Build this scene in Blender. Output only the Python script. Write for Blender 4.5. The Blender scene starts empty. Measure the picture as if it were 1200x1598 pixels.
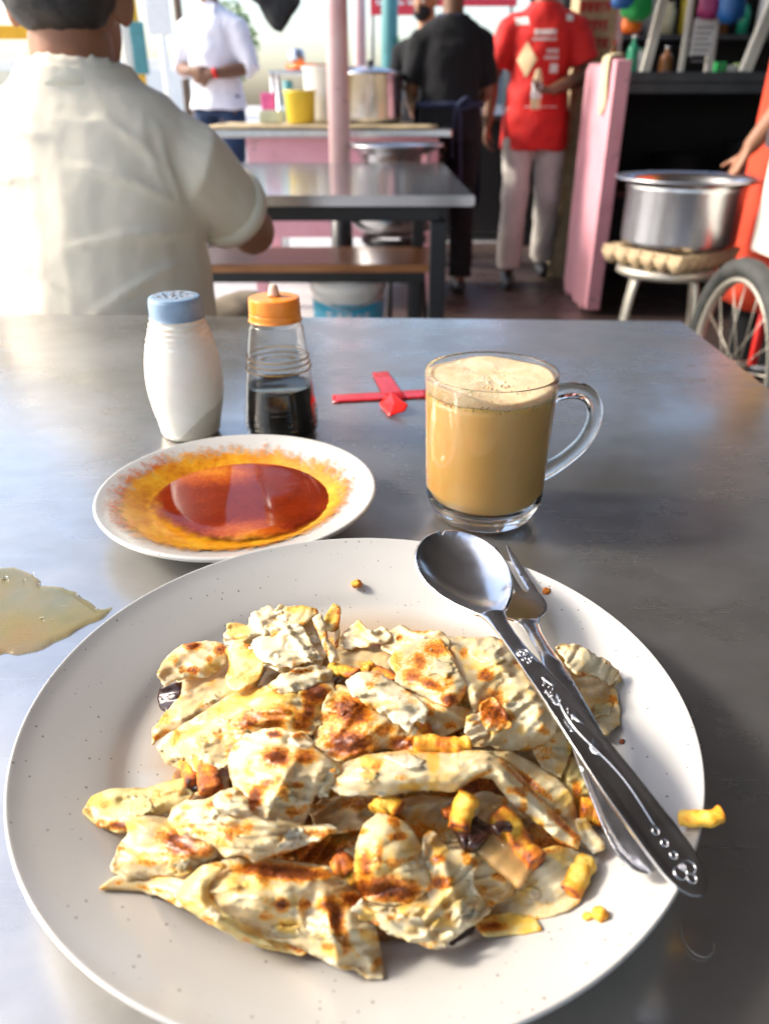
import bpy, bmesh, math, random
import numpy as np
from mathutils import Vector, Matrix, noise
from mathutils.geometry import delaunay_2d_cdt

random.seed(7)
rng = np.random.default_rng(7)
R = math.radians
PI = math.pi
scene = bpy.context.scene
col = scene.collection

# ------------------------------------------------------------------ camera
PITCH = R(28.2)
CAMZ = 1.0            # floor is z = 0, the table tops are at z = 0.75
TZ = 0.75
cp, sp = math.cos(PITCH), math.sin(PITCH)
cam_d = bpy.data.cameras.new('camera')
cam = bpy.data.objects.new('camera', cam_d)
col.objects.link(cam)
cam.location = (0, 0, CAMZ)
cam.rotation_euler = (R(90) - PITCH, 0, 0)
cam_d.sensor_fit = 'VERTICAL'
cam_d.sensor_height = 34.6
cam_d.lens = 34.6 * 1200 / 1598
cam_d.clip_start = 0.01
cam_d.clip_end = 300
cam_d.dof.use_dof = True
cam_d.dof.focus_distance = 0.375
cam_d.dof.aperture_fstop = 9.0
scene.camera = cam

# ------------------------------------------------------------------ light
SUN_EL, SUN_AZ = 36, 276      # azimuth clockwise from +Y: from the left, a little beyond
world = bpy.data.worlds.new('World')
scene.world = world
world.use_nodes = True
wn = world.node_tree.nodes
wl = world.node_tree.links
wn.clear()
sky = wn.new('ShaderNodeTexSky')
sky.sky_type = 'NISHITA'
sky.sun_disc = False
sky.sun_elevation = R(SUN_EL)
sky.sun_rotation = R(SUN_AZ)
sky.air_density = 1.0
sky.dust_density = 2.8
sky.ozone_density = 1.0
bg = wn.new('ShaderNodeBackground')
bg.inputs['Strength'].default_value = 0.15
wo = wn.new('ShaderNodeOutputWorld')
wl.new(sky.outputs[0], bg.inputs['Color'])
wl.new(bg.outputs[0], wo.inputs['Surface'])
sun_d = bpy.data.lights.new('sun', 'SUN')
sun_d.energy = 2.0
sun_d.angle = R(10)
sun_d.color = (1.0, 0.93, 0.82)
sun = bpy.data.objects.new('sun', sun_d)
col.objects.link(sun)
sd = Vector((math.sin(R(SUN_AZ)) * math.cos(R(SUN_EL)), math.cos(R(SUN_AZ)) * math.cos(R(SUN_EL)), math.sin(R(SUN_EL))))
sun.rotation_euler = (-sd).to_track_quat('-Z', 'Y').to_euler()
sun.location = sd * 30
vs = scene.view_settings
scene.display_settings.display_device = 'sRGB'
vs.view_transform = 'Standard'
vs.look = 'None'
vs.exposure = 1.4
vs.gamma = 1
vs.use_curve_mapping = False

# ------------------------------------------------------------------ helpers
def W(px, py, z=0.0):
    """a point on the level z (above the table top) given in photo pixels"""
    u, v = (px - 600) / 1200, (py - 799) / 1200
    t = (CAMZ - TZ - z) / (sp + v * cp)
    return Vector((u * t, (cp - v * sp) * t, TZ + z))

def PY(px, py, Y):
    """a point on the upright plane y = Y"""
    u, v = (px - 600) / 1200, (py - 799) / 1200
    t = Y / (cp - v * sp)
    return Vector((u * t, Y, CAMZ - t * (sp + v * cp)))

ORG = {}

def tag(o, label=None, cat=None, group=None, kind=None):
    for k, v in (('label', label), ('category', cat), ('group', group), ('kind', kind)):
        if v:
            o[k] = v
    return o

def thing(name, loc, label, cat, group=None, rotz=0):
    o = bpy.data.objects.new(name, None)
    o.empty_display_size = 0.05
    col.objects.link(o)
    o.location = loc
    o.rotation_euler = (0, 0, rotz)
    ORG[o.name] = Vector(loc)
    return tag(o, label, cat, group)

def mesh_obj(name, verts, faces, m, parent=None, smooth=True, local=False, attrs=None):
    V = np.array(verts, float)
    if local:
        org = Vector((0, 0, 0))
    elif parent is not None:
        org = ORG[parent.name]
    else:
        org = Vector(((V[:, 0].min() + V[:, 0].max()) / 2, (V[:, 1].min() + V[:, 1].max()) / 2, V[:, 2].min()))
    me = bpy.data.meshes.new(name)
    me.from_pydata((V - np.array(org)).tolist(), [], faces)
    me.update()
    if smooth:
        me.polygons.foreach_set('use_smooth', [True] * len(me.polygons))
    if m is not None:
        me.materials.append(m)
    if attrs:
        for k, a in attrs.items():
            at = me.attributes.new(k, 'FLOAT', 'POINT')
            at.data.foreach_set('value', np.asarray(a, np.float32))
    o = bpy.data.objects.new(name, me)
    col.objects.link(o)
    if parent is not None:
        o.parent = parent
    elif not local:
        o.location = org
    ORG[o.name] = org
    return o

def copy_tree(o, parent=None):
    c = o.copy()
    col.objects.link(c)
    if parent is not None:
        c.parent = parent
    for ch in [x for x in scene.objects if x.parent == o]:
        copy_tree(ch, c)
    return c

class MB:
    """collects boxes, tubes and lathes into one mesh"""
    def __init__(s):
        s.v, s.f = [], []
    def add(s, verts, faces):
        n = len(s.v)
        s.v += [tuple(p) for p in verts]
        s.f += [tuple(i + n for i in q) for q in faces]
        return s
    def box(s, x0, x1, y0, y1, z0, z1, M=None, b=0.0):
        bm = bmesh.new()
        bmesh.ops.create_cube(bm, size=1)
        for v in bm.verts:
            v.co = Vector(((x0 + x1) / 2 + v.co.x * (x1 - x0), (y0 + y1) / 2 + v.co.y * (y1 - y0), (z0 + z1) / 2 + v.co.z * (z1 - z0)))
        if b > 0:
            bmesh.ops.bevel(bm, geom=bm.edges[:], offset=b, segments=2, affect='EDGES', profile=.6)
        if M is not None:
            bm.transform(M)
        bm.verts.index_update()
        s.add([v.co.copy() for v in bm.verts], [[v.index for v in f.verts] for f in bm.faces])
        bm.free()
        return s
    def tube(s, pts, r, n=12, caps=True, flat=1.0, up=None):
        """pts: centres; r: radius or list; flat squashes along the second axis"""
        pts = [Vector(p) for p in pts]
        rs = r if isinstance(r, (list, tuple)) else [r] * len(pts)
        rings, prev = [], None
        for i, p in enumerate(pts):
            a = pts[max(i - 1, 0)]
            b = pts[min(i + 1, len(pts) - 1)]
            t = (b - a).normalized()
            if up is not None:
                e1 = Vector(up).cross(t)
            elif prev is None:
                e1 = t.orthogonal()
            else:
                e1 = prev - t * prev.dot(t)
            e1.normalize()
            prev = e1
            e2 = t.cross(e1)
            rr = rs[i]
            ra, rb = rr if isinstance(rr, (list, tuple)) else (rr, rr * flat)
            rings.append([p + e1 * (ra * math.cos(2 * PI * k / n)) + e2 * (rb * math.sin(2 * PI * k / n)) for k in range(n)])
        verts = [q for g in rings for q in g]
        faces = []
        for i in range(len(pts) - 1):
            for k in range(n):
                k2 = (k + 1) % n
                faces.append((i * n + k, i * n + k2, (i + 1) * n + k2, (i + 1) * n + k))
        if caps:
            faces.append(tuple(range(n - 1, -1, -1)))
            faces.append(tuple((len(pts) - 1) * n + k for k in range(n)))
        return s.add(verts, faces)
    def ell(s, c, r, n=16, m=10, M=None):
        c = Vector(c)
        verts, faces = [], []
        for i in range(1, m):
            th = PI * i / m
            for k in range(n):
                ph = 2 * PI * k / n
                q = Vector((r[0] * math.sin(th) * math.cos(ph), r[1] * math.sin(th) * math.sin(ph), r[2] * math.cos(th)))
                verts.append(c + (M @ q if M is not None else q))
        for i in range(m - 2):
            for k in range(n):
                k2 = (k + 1) % n
                faces.append((i * n + k, (i + 1) * n + k, (i + 1) * n + k2, i * n + k2))
        top, bot = Vector((0, 0, r[2])), Vector((0, 0, -r[2]))
        a = len(verts)
        verts += [c + (M @ top if M is not None else top), c + (M @ bot if M is not None else bot)]
        for k in range(n):
            k2 = (k + 1) % n
            faces.append((a, k, k2))
            faces.append((a + 1, (m - 2) * n + k2, (m - 2) * n + k))
        return s.add(verts, faces)
    def lathe(s, prof, c=(0, 0, 0), n=64, close=True, wob=None):
        """prof: (r, z) from the axis outside and back to the axis"""
        verts, faces = [], []
        idx = []
        for (r, z) in prof:
            if r < 1e-6:
                idx.append([len(verts)])
                verts.append((c[0], c[1], c[2] + z))
            else:
                idx.append(list(range(len(verts), len(verts) + n)))
                for k in range(n):
                    a = 2 * PI * k / n
                    verts.append((c[0] + r * math.cos(a), c[1] + r * math.sin(a), c[2] + z))
        for i in range(len(prof) - 1):
            A, B = idx[i], idx[i + 1]
            for k in range(n):
                k2 = (k + 1) % n
                if len(A) == 1 and len(B) == 1:
                    continue
                if len(A) == 1:
                    faces.append((A[0], B[k2], B[k]))
                elif len(B) == 1:
                    faces.append((A[k], A[k2], B[0]))
                else:
                    faces.append((A[k], A[k2], B[k2], B[k]))
        return s.add(verts, faces)
    def build(s, name, m, parent=None, smooth=False, local=False, mods=None, attrs=None):
        o = mesh_obj(name, s.v, s.f, m, parent, smooth, local, attrs)
        if mods:
            mods(o)
        return o

def smooth_prof(prof, k=3):
    """Catmull-Rom a lathe profile"""
    P = [Vector((a, b)) for a, b in prof]
    out = []
    for i in range(len(P) - 1):
        p0, p1, p2, p3 = P[max(i - 1, 0)], P[i], P[i + 1], P[min(i + 2, len(P) - 1)]
        for j in range(k):
            t = j / k
            q = 0.5 * ((2 * p1) + (p2 - p0) * t + (2 * p0 - 5 * p1 + 4 * p2 - p3) * t * t + (3 * p1 - p0 - 3 * p2 + p3) * t ** 3)
            out.append((max(q.x, 0), q.y))
    out.append(tuple(P[-1]))
    return out

def spline(pts, k=6):
    P = [Vector(p) for p in pts]
    out = []
    for i in range(len(P) - 1):
        p0, p1, p2, p3 = P[max(i - 1, 0)], P[i], P[i + 1], P[min(i + 2, len(P) - 1)]
        for j in range(k):
            t = j / k
            out.append(0.5 * ((2 * p1) + (p2 - p0) * t + (2 * p0 - 5 * p1 + 4 * p2 - p3) * t * t + (3 * p1 - p0 - 3 * p2 + p3) * t ** 3))
    out.append(P[-1])
    return out

def inside(P, poly):
    x, y = P[:, 0], P[:, 1]
    c = np.zeros(len(P), bool)
    j = len(poly) - 1
    for i in range(len(poly)):
        xi, yi = poly[i]
        xj, yj = poly[j]
        m = ((yi > y) != (yj > y)) & (x < (xj - xi) * (y - yi) / (yj - yi + 1e-12) + xi)
        c ^= m
        j = i
    return c

def seg_dist(P, A, B):
    A, B = np.asarray(A, float), np.asarray(B, float)
    d = B - A
    t = np.clip(((P - A) @ d) / (d @ d + 1e-9), 0, 1)
    return np.linalg.norm(P - (A + t[:, None] * d), axis=1)

def mesh_poly(poly, step, rag, seed):
    """resampled ragged outline + inner points -> triangulated plan"""
    poly = np.array(poly, float)
    out = []
    n = len(poly)
    for i in range(n):
        a, b = poly[i], poly[(i + 1) % n]
        L = np.linalg.norm(b - a)
        k = max(1, int(round(L / step)))
        for j in range(k):
            out.append(a + (b - a) * j / k)
    out = np.array(out)
    # soften corners a little, then tear
    out = (np.roll(out, 1, 0) + 2 * out + np.roll(out, -1, 0)) / 4
    tn = np.roll(out, -1, 0) - np.roll(out, 1, 0)
    nr = np.c_[tn[:, 1], -tn[:, 0]] / (np.linalg.norm(tn, axis=1)[:, None] + 1e-9)
    r1 = np.array([noise.noise(Vector((p[0] * .055, p[1] * .055, seed))) + .6 * noise.noise(Vector((p[0] * .16, p[1] * .16, seed + 5))) + .35 * noise.noise(Vector((p[0] * .4, p[1] * .4, seed + 9))) for p in out])
    out = out + nr * (r1 * rag)[:, None]
    x0, y0 = out.min(0)
    x1, y1 = out.max(0)
    gx, gy = np.meshgrid(np.arange(x0, x1, step), np.arange(y0, y1, step))
    G = np.c_[gx.ravel(), gy.ravel()] + rng.uniform(-.3, .3, (gx.size, 2)) * step
    G = G[inside(G, out)]
    if len(G):
        d = np.min(np.linalg.norm(G[:, None, :] - out[None], axis=2), axis=1)
        G = G[d > step * .55]
    allp = np.vstack([out, G]) if len(G) else out
    nb = len(out)
    vs_, es, fs, *_ = delaunay_2d_cdt([Vector(p) for p in allp], [(i, (i + 1) % nb) for i in range(nb)], [], 1, 1e-4)
    V2 = np.array([tuple(v) for v in vs_])
    d = np.full(len(V2), 1e9)
    for i in range(nb):
        d = np.minimum(d, seg_dist(V2, out[i], out[(i + 1) % nb]))
    return V2, [tuple(f) for f in fs], d

# ------------------------------------------------------------------ materials
class NT:
    def __init__(s, name):
        s.m = bpy.data.materials.new(name)
        s.m.use_nodes = True
        s.t = s.m.node_tree
        s.t.nodes.clear()
        s.out = s.t.nodes.new('ShaderNodeOutputMaterial')
        s.p = s.t.nodes.new('ShaderNodeBsdfPrincipled')
        s.t.links.new(s.p.outputs[0], s.out.inputs['Surface'])
        s.tc = s.t.nodes.new('ShaderNodeTexCoord')
    def n(s, kind, **kw):
        nd = s.t.nodes.new('ShaderNode' + kind)
        for k, v in kw.items():
            setattr(nd, k, v)
        return nd
    def l(s, a, b):
        s.t.links.new(a, b)
    def set(s, **kw):
        for k, v in kw.items():
            s.p.inputs[k.replace('_', ' ')].default_value = v
    def noise(s, scale, detail=4, rough=.55, stretch=None, dist=0.0, coord='Object'):
        nd = s.n('TexNoise')
        nd.inputs['Scale'].default_value = scale
        nd.inputs['Detail'].default_value = detail
        nd.inputs['Roughness'].default_value = rough
        nd.inputs['Distortion'].default_value = dist
        src = s.tc.outputs[coord]
        if stretch is not None:
            mp = s.n('Mapping')
            mp.inputs['Scale'].default_value = stretch[:3]
            if len(stretch) > 3:
                mp.inputs['Rotation'].default_value = (0, 0, R(stretch[3]))
            s.l(src, mp.inputs['Vector'])
            src = mp.outputs[0]
        s.l(src, nd.inputs['Vector'])
        return nd.outputs['Fac']
    def ramp(s, fac, stops, interp='LINEAR'):
        nd = s.n('ValToRGB')
        nd.color_ramp.interpolation = interp
        e = nd.color_ramp.elements
        while len(e) < len(stops):
            e.new(0.5)
        for i, (p, c) in enumerate(stops):
            e[i].position = p
            e[i].color = (*c, 1) if len(c) == 3 else c
        s.l(fac, nd.inputs[0])
        return nd.outputs[0]
    def math(s, op, a, b=None, c=None, clamp=False):
        nd = s.n('Math', operation=op, use_clamp=clamp)
        for i, x in enumerate((a, b, c)):
            if x is None:
                continue
            if isinstance(x, (int, float)):
                nd.inputs[i].default_value = x
            else:
                s.l(x, nd.inputs[i])
        return nd.outputs[0]
    def mix(s, fac, a, b, blend='MIX'):
        nd = s.n('Mix', data_type='RGBA', blend_type=blend)
        for sock, x in ((nd.inputs[0], fac), (nd.inputs[6], a), (nd.inputs[7], b)):
            if isinstance(x, (int, float)):
                sock.default_value = x
            elif isinstance(x, tuple):
                sock.default_value = (*x, 1) if len(x) == 3 else x
            else:
                s.l(x, sock)
        return nd.outputs[2]
    def attr(s, name):
        return s.n('Attribute', attribute_name=name).outputs['Fac']
    def bump(s, h, strength=.3, dist=.002):
        nd = s.n('Bump')
        nd.inputs['Strength'].default_value = strength
        nd.inputs['Distance'].default_value = dist
        s.l(h, nd.inputs['Height'])
        s.l(nd.outputs[0], s.p.inputs['Normal'])
    def base(s, c):
        s.l(c, s.p.inputs['Base Color'])

def mat(name, c, rough=.5, metal=0.0, var=.18, scale=12, bump=.0, bscale=60, bdist=.002, **kw):
    t = NT(name)
    a = tuple(max(0, x * (1 - var)) for x in c)
    b = tuple(min(1, x * (1 + var)) for x in c)
    f = t.noise(scale, 5, .6)
    t.base(t.ramp(f, [(.3, a), (.7, b)]))
    t.set(Roughness=rough, Metallic=metal)
    if kw:
        t.set(**kw)
    if bump:
        t.bump(t.noise(bscale, 5, .6), bump, bdist)
    return t.m

M = {}
M['black_metal'] = mat('black_metal', (.012, .012, .014), .4, .0, bump=.1)
M['dark'] = mat('dark_wall', (.012, .011, .011), .7, bump=.2)
M['skin_dark'] = mat('skin_dark', (.16, .075, .04), .5, Subsurface_Weight=.1, Subsurface_Scale=.01)
M['skin_tan'] = mat('skin_tan', (.30, .135, .07), .5, var=.12, scale=18, bump=.2, bscale=150, Subsurface_Weight=.15, Subsurface_Scale=.01)
M['skin_light'] = mat('skin_light', (.48, .24, .13), .5, Subsurface_Weight=.15, Subsurface_Scale=.01)
M['hair'] = mat('hair', (.02, .018, .017), .5, var=.4, scale=90, bump=.6, bscale=220)
M['eye'] = mat('eye_white', (.75, .73, .7), .2)
M['lip'] = mat('lip', (.25, .09, .07), .5)
M['navy'] = mat('navy_cloth', (.012, .03, .075), .85, bump=.3, bscale=40)
M['black_cloth'] = mat('black_cloth', (.0035, .004, .006), .95, bump=.3, bscale=40)
M['apron_blue'] = mat('apron_blue', (.012, .018, .06), .8, bump=.3, bscale=40)
M['white_cloth'] = mat('white_cloth', (.80, .80, .86), .85, var=.04, bump=.4, bscale=18, bdist=.01)
M['red_cloth'] = mat('red_cloth', (.62, .012, .010), .75, var=.15, bump=.4, bscale=25, bdist=.006)
M['grey_cloth'] = mat('grey_cloth', (.56, .53, .49), .85, var=.1, bump=.5, bscale=22, bdist=.01)
M['khaki'] = mat('khaki_cloth', (.24, .20, .14), .85, var=.15, bump=.4, bscale=30)
M['sneaker'] = mat('black_leather', (.01, .01, .01), .4)
M['white_print'] = mat('white_print', (.75, .72, .70), .7, var=.06)
M['cream_print'] = mat('cream_print', (.72, .55, .32), .7, var=.15)
M['mask'] = mat('mask_cloth', (.012, .012, .015), .8)
M['alu'] = mat('aluminium', (.62, .62, .64), .27, 1.0, var=.08, scale=25, bump=.08, bscale=90)
M['steel_dark'] = mat('steel_dark', (.10, .10, .105), .38, .85, bump=.1)
M['white_plastic'] = mat('white_plastic', (.72, .72, .70), .35, var=.05)
M['yellow_plastic'] = mat('yellow_plastic', (.75, .55, .05), .4, var=.06)
M['orange_plastic'] = mat('orange_plastic', (.80, .16, .01), .35, var=.08)
M['pink_plastic'] = mat('pink_plastic', (.75, .12, .35), .4)
M['magenta'] = mat('magenta_plastic', (.5, .02, .14), .4)
M['cyan_label'] = mat('cyan_label', (.02, .36, .55), .5, var=.08)
M['card'] = mat('cardboard', (.42, .33, .19), .85, var=.25, scale=14, bump=.3)
M['eggtray'] = mat('egg_tray_pulp', (.50, .37, .22), .9, var=.18, scale=30, bump=.4, bscale=120)
M['white_paint'] = mat('white_paint', (.70, .68, .60), .5, var=.12, scale=6, bump=.15)
M['rubber'] = mat('rubber', (.045, .047, .045), .75, var=.4, scale=20, bump=.3)
M['rim_metal'] = mat('rim_metal', (.55, .52, .44), .4, .6, var=.15)
M['red_paint'] = mat('red_paint', (.60, .02, .015), .4, var=.15)
M['green_plastic'] = mat('green_plastic', (.02, .45, .10), .35, var=.12, Transmission_Weight=.15)
M['blue_plastic'] = mat('blue_plastic', (.02, .12, .38), .35, var=.15)
M['purple_plastic'] = mat('purple_plastic', (.35, .04, .15), .35, var=.15)
M['green_glass'] = mat('green_glass', (.02, .30, .16), .15, var=.1)
M['amber_glass'] = mat('amber_glass', (.25, .09, .02), .15, var=.1)
M['cream_cloth'] = mat('cream_cloth', (.62, .55, .34), .9, var=.12, bump=.4)
M['paper'] = mat('paper', (.74, .74, .72), .8, var=.04)
M['grey_print'] = mat('grey_print', (.22, .22, .24), .8)
M['red_print'] = mat('red_print', (.42, .05, .04), .8, var=.2)
M['plaster_white'] = mat('plaster_white', (.88, .87, .84), .9, var=.06, scale=2)
M['plaster_cream'] = mat('plaster_cream', (.74, .68, .52), .9, var=.08, scale=2)
M['shade_roof_sheet'] = mat('shade_roof_sheet', (.14, .13, .12), .7, var=.2, scale=3)
M['tarp'] = mat('tarp', (.03, .03, .032), .8, var=.4, scale=14, bump=.6, bscale=20, bdist=.02)
M['glass_dark'] = mat('window_glass', (.10, .13, .15), .1)
M['teal_paint'] = mat('teal_paint', (.06, .22, .23), .5, var=.15)
M['awning_yellow'] = mat('awning_yellow', (.80, .42, .02), .7, var=.1)
M['awning_red'] = mat('awning_red', (.65, .04, .06), .7, var=.12)
M['leaf_green'] = mat('leaf_green', (.16, .24, .07), .7, var=.4, scale=5)
M['bark'] = mat('bark', (.14, .10, .07), .9, var=.3, bump=.5)

def pink_paint():
    t = NT('pink_paint')
    f = t.noise(3.5, 6, .65)
    c = t.ramp(f, [(.3, (.72, .32, .38)), (.7, (.82, .44, .50))])
    g = t.noise(11, 8, .72, dist=.5)
    c = t.mix(t.math('MULTIPLY', t.ramp(t.noise(4, 6, .7), [(.48, (0, 0, 0)), (.75, (1, 1, 1))]), .45), c, (.45, .24, .25))
    t.base(t.mix(t.ramp(g, [(.62, (0, 0, 0)), (.65, (1, 1, 1))]), c, (.33, .24, .21)))
    t.set(Roughness=.5)
    t.bump(t.noise(40, 5), .25)
    return t.m
M['pink'] = pink_paint()

def pole_paint():
    t = NT('pole_paint')
    c = t.ramp(t.noise(5, 5, .6), [(.3, (.74, .42, .42)), (.7, (.80, .60, .57))])
    g = t.noise(26, 5, .6, dist=.6)
    t.base(t.mix(t.ramp(g, [(.66, (0, 0, 0)), (.70, (1, 1, 1))]), c, (.12, .08, .07)))
    t.set(Roughness=.45)
    return t.m
M['pole'] = pole_paint()

def wood():
    t = NT('bench_wood')
    f = t.noise(6, 6, .6, stretch=(1, 14, 8))
    t.base(t.ramp(f, [(.3, (.26, .10, .035)), (.7, (.46, .21, .08))]))
    t.set(Roughness=.28)
    t.bump(f, .15)
    return t.m
M['wood'] = wood()

def table_metal():
    t = NT('table_zinc')
    f1 = t.noise(5, 6, .62, stretch=(1, 1.6, 1, 25))
    f2 = t.noise(34, 6, .65, stretch=(1, 1.5, 1, -20))
    s1 = t.noise(5, 2, .5, stretch=(1, 90, 1, -38))
    s2 = t.noise(5, 2, .5, stretch=(1, 110, 1, 63))
    f = t.math('ADD', t.math('MULTIPLY', f1, .65), t.math('MULTIPLY', f2, .35))
    c = t.ramp(f, [(.32, (.42, .41, .395)), (.5, (.51, .50, .485)), (.68, (.60, .59, .575))])
    sc = t.math('MULTIPLY', t.math('ADD', t.ramp(s1, [(.66, (0, 0, 0)), (.70, (1, 1, 1))]), t.ramp(s2, [(.67, (0, 0, 0)), (.71, (1, 1, 1))])), .5)
    t.base(t.mix(t.math('MULTIPLY', sc, .14), c, (.74, .73, .71)))
    r = t.math('ADD', t.ramp(t.noise(3.2, 6, .68, stretch=(1, 1.4, 1, 15)), [(.34, (.16,) * 3), (.66, (.40,) * 3)]), t.math('MULTIPLY', sc, .05))
    t.l(r, t.p.inputs['Roughness'])
    t.set(Metallic=.92)
    h = t.math('SUBTRACT', t.math('MULTIPLY', f2, .5), t.math('MULTIPLY', sc, .12))
    t.bump(h, .06, .001)
    return t.m
M['table'] = table_metal()

def ceramic():
    t = NT('speckled_ceramic')
    v = t.n('TexVoronoi')
    v.voronoi_dimensions = '2D'
    v.inputs['Scale'].default_value = 270
    t.l(t.tc.outputs['Object'], v.inputs['Vector'])
    sep = t.n('SeparateColor')
    t.l(v.outputs['Color'], sep.inputs[0])
    size = t.math('MULTIPLY', t.math('POWER', sep.outputs[0], 3), .15)
    spot = t.math('MULTIPLY', t.math('LESS_THAN', v.outputs['Distance'], size), t.math('GREATER_THAN', sep.outputs[1], .62))
    c = t.ramp(t.noise(14, 4), [(.3, (.46, .45, .425)), (.7, (.50, .49, .465))])
    t.base(t.mix(t.math('MULTIPLY', spot, .75), c, (.13, .11, .08)))
    t.set(Roughness=.24, Specular_IOR_Level=.5, Coat_Weight=.25, Coat_Roughness=.12)
    t.bump(t.noise(35, 3), .05, .001)
    return t.m
M['ceramic'] = ceramic()

def glass(name, c=(1, 1, 1), rough=0.0, ior=1.47):
    t = NT(name)
    t.base(t.ramp(t.noise(8, 2), [(.3, c), (.7, tuple(min(1, x * 1.02) for x in c))]))
    t.set(Roughness=rough, IOR=ior, Transmission_Weight=1.0)
    return t.m
M['glass'] = glass('clear_glass', (.97, .985, .965))
M['soft_plastic'] = glass('soft_plastic', (.95, .94, .91), .10, 1.25)

def steel():
    t = NT('cutlery_steel')
    f = t.noise(30, 5, .6)
    t.base(t.ramp(f, [(.3, (.66, .66, .68)), (.7, (.76, .76, .77))]))
    r = t.ramp(t.noise(18, 6, .7, stretch=(1, 5, 1, 40)), [(.3, (.13,) * 3), (.7, (.27,) * 3)])
    t.l(r, t.p.inputs['Roughness'])
    t.set(Metallic=1.0)
    t.bump(t.noise(240, 3, .6, stretch=(1, 6, 1, 30)), .04, .0006)
    return t.m
M['steel'] = steel()

def roti_mat(name, cream=(.53, .38, .18), white=(.68, .57, .38), sss=.4):
    t = NT(name)
    big = t.noise(55, 4, .6, dist=.5)
    mid = t.noise(230, 5, .65)
    fine = t.noise(900, 4, .6)
    base = t.mix(t.ramp(big, [(.35, (0, 0, 0)), (.62, (1, 1, 1))]), cream, white)
    base = t.mix(t.math('MULTIPLY', t.ramp(t.noise(150, 4, .6), [(.5, (0, 0, 0)), (.75, (1, 1, 1))]), .45), base, (.52, .31, .10))
    cu = t.math('ADD', t.attr('curry'), t.math('MULTIPLY', t.math('SUBTRACT', mid, .5), .9))
    base = t.mix(t.ramp(cu, [(.30, (0, 0, 0)), (.70, (.8,) * 3)]), base, (.68, .38, .035))
    to = t.math('ADD', t.attr('toast'), t.math('ADD', t.math('MULTIPLY', t.math('SUBTRACT', mid, .52), .95), t.math('MULTIPLY', t.math('SUBTRACT', fine, .51), 1.15)))
    tc = t.ramp(to, [(.18, (.74, .44, .09)), (.42, (.66, .26, .022)), (.70, (.42, .11, .009)), (1.0, (.14, .032, .005))])
    base = t.mix(t.ramp(to, [(.08, (0, 0, 0)), (.42, (1, 1, 1))]), base, tc)
    t.base(base)
    t.set(Subsurface_Weight=sss, Subsurface_Scale=.005, Roughness=.42, Specular_IOR_Level=.45)
    t.p.inputs['Subsurface Radius'].default_value = (1.0, .6, .3)
    rr = t.ramp(mid, [(.3, (.26,) * 3), (.7, (.52,) * 3)])
    t.l(rr, t.p.inputs['Roughness'])
    h = t.math('ADD', t.math('MULTIPLY', mid, .7), t.math('ADD', t.math('MULTIPLY', fine, .3), t.math('MULTIPLY', big, .6)))
    t.bump(h, .26, .0011)
    return t.m
M['roti'] = roti_mat('roti_bread')
M['roti_white'] = roti_mat('roti_flaky', (.63, .51, .30), (.74, .65, .47), .25)
M['roti_yellow'] = roti_mat('roti_oily', (.56, .41, .14), (.67, .55, .27), .45)
M['roti_tan'] = roti_mat('roti_tan', (.50, .35, .16), (.60, .46, .26), .35)
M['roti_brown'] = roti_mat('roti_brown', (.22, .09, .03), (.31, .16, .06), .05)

def potato_mat():
    t = NT('fried_potato')
    mid = t.noise(160, 5, .65)
    k = t.math('ADD', t.attr('tint'), t.math('MULTIPLY', t.math('SUBTRACT', mid, .5), 1.7))
    t.base(t.ramp(k, [(.05, (.78, .56, .12)), (.35, (.76, .40, .025)), (.62, (.60, .17, .012)), (.85, (.33, .07, .01)), (1.0, (.07, .022, .01))]))
    t.set(Roughness=.46, Subsurface_Weight=.15, Subsurface_Scale=.003, Specular_IOR_Level=.45)
    t.bump(t.noise(330, 5, .65), .7, .0016)
    return t.m
M['potato'] = potato_mat()
M['char'] = mat('charred_onion_and_shade', (.035, .014, .010), .22, var=.6, scale=120, bump=.4, bscale=300, bdist=.001)
M['onion'] = mat('soft_onion', (.50, .30, .11), .22, var=.3, scale=90, bump=.3, bscale=200, bdist=.001, Subsurface_Weight=.3, Subsurface_Scale=.004)

# ------------------------------------------------------------------ setting
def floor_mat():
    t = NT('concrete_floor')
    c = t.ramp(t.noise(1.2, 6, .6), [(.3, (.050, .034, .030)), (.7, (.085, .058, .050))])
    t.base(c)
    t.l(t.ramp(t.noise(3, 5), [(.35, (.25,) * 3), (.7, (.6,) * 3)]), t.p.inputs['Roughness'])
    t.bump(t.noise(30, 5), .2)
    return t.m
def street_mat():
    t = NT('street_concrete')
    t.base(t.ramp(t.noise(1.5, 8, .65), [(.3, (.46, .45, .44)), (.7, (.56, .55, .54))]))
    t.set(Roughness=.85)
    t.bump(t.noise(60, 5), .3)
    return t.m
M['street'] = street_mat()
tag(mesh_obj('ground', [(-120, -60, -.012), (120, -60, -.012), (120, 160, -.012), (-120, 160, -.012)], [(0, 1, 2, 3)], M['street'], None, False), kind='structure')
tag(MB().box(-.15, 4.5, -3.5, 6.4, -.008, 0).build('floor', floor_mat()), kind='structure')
tag(MB().box(-2.6, -.154, -3.5, 6.0, -.008, -.002).build('pavement', mat('pavement', (.46, .455, .45), .7, var=.2, scale=3, bump=.2)), kind='structure')

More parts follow.
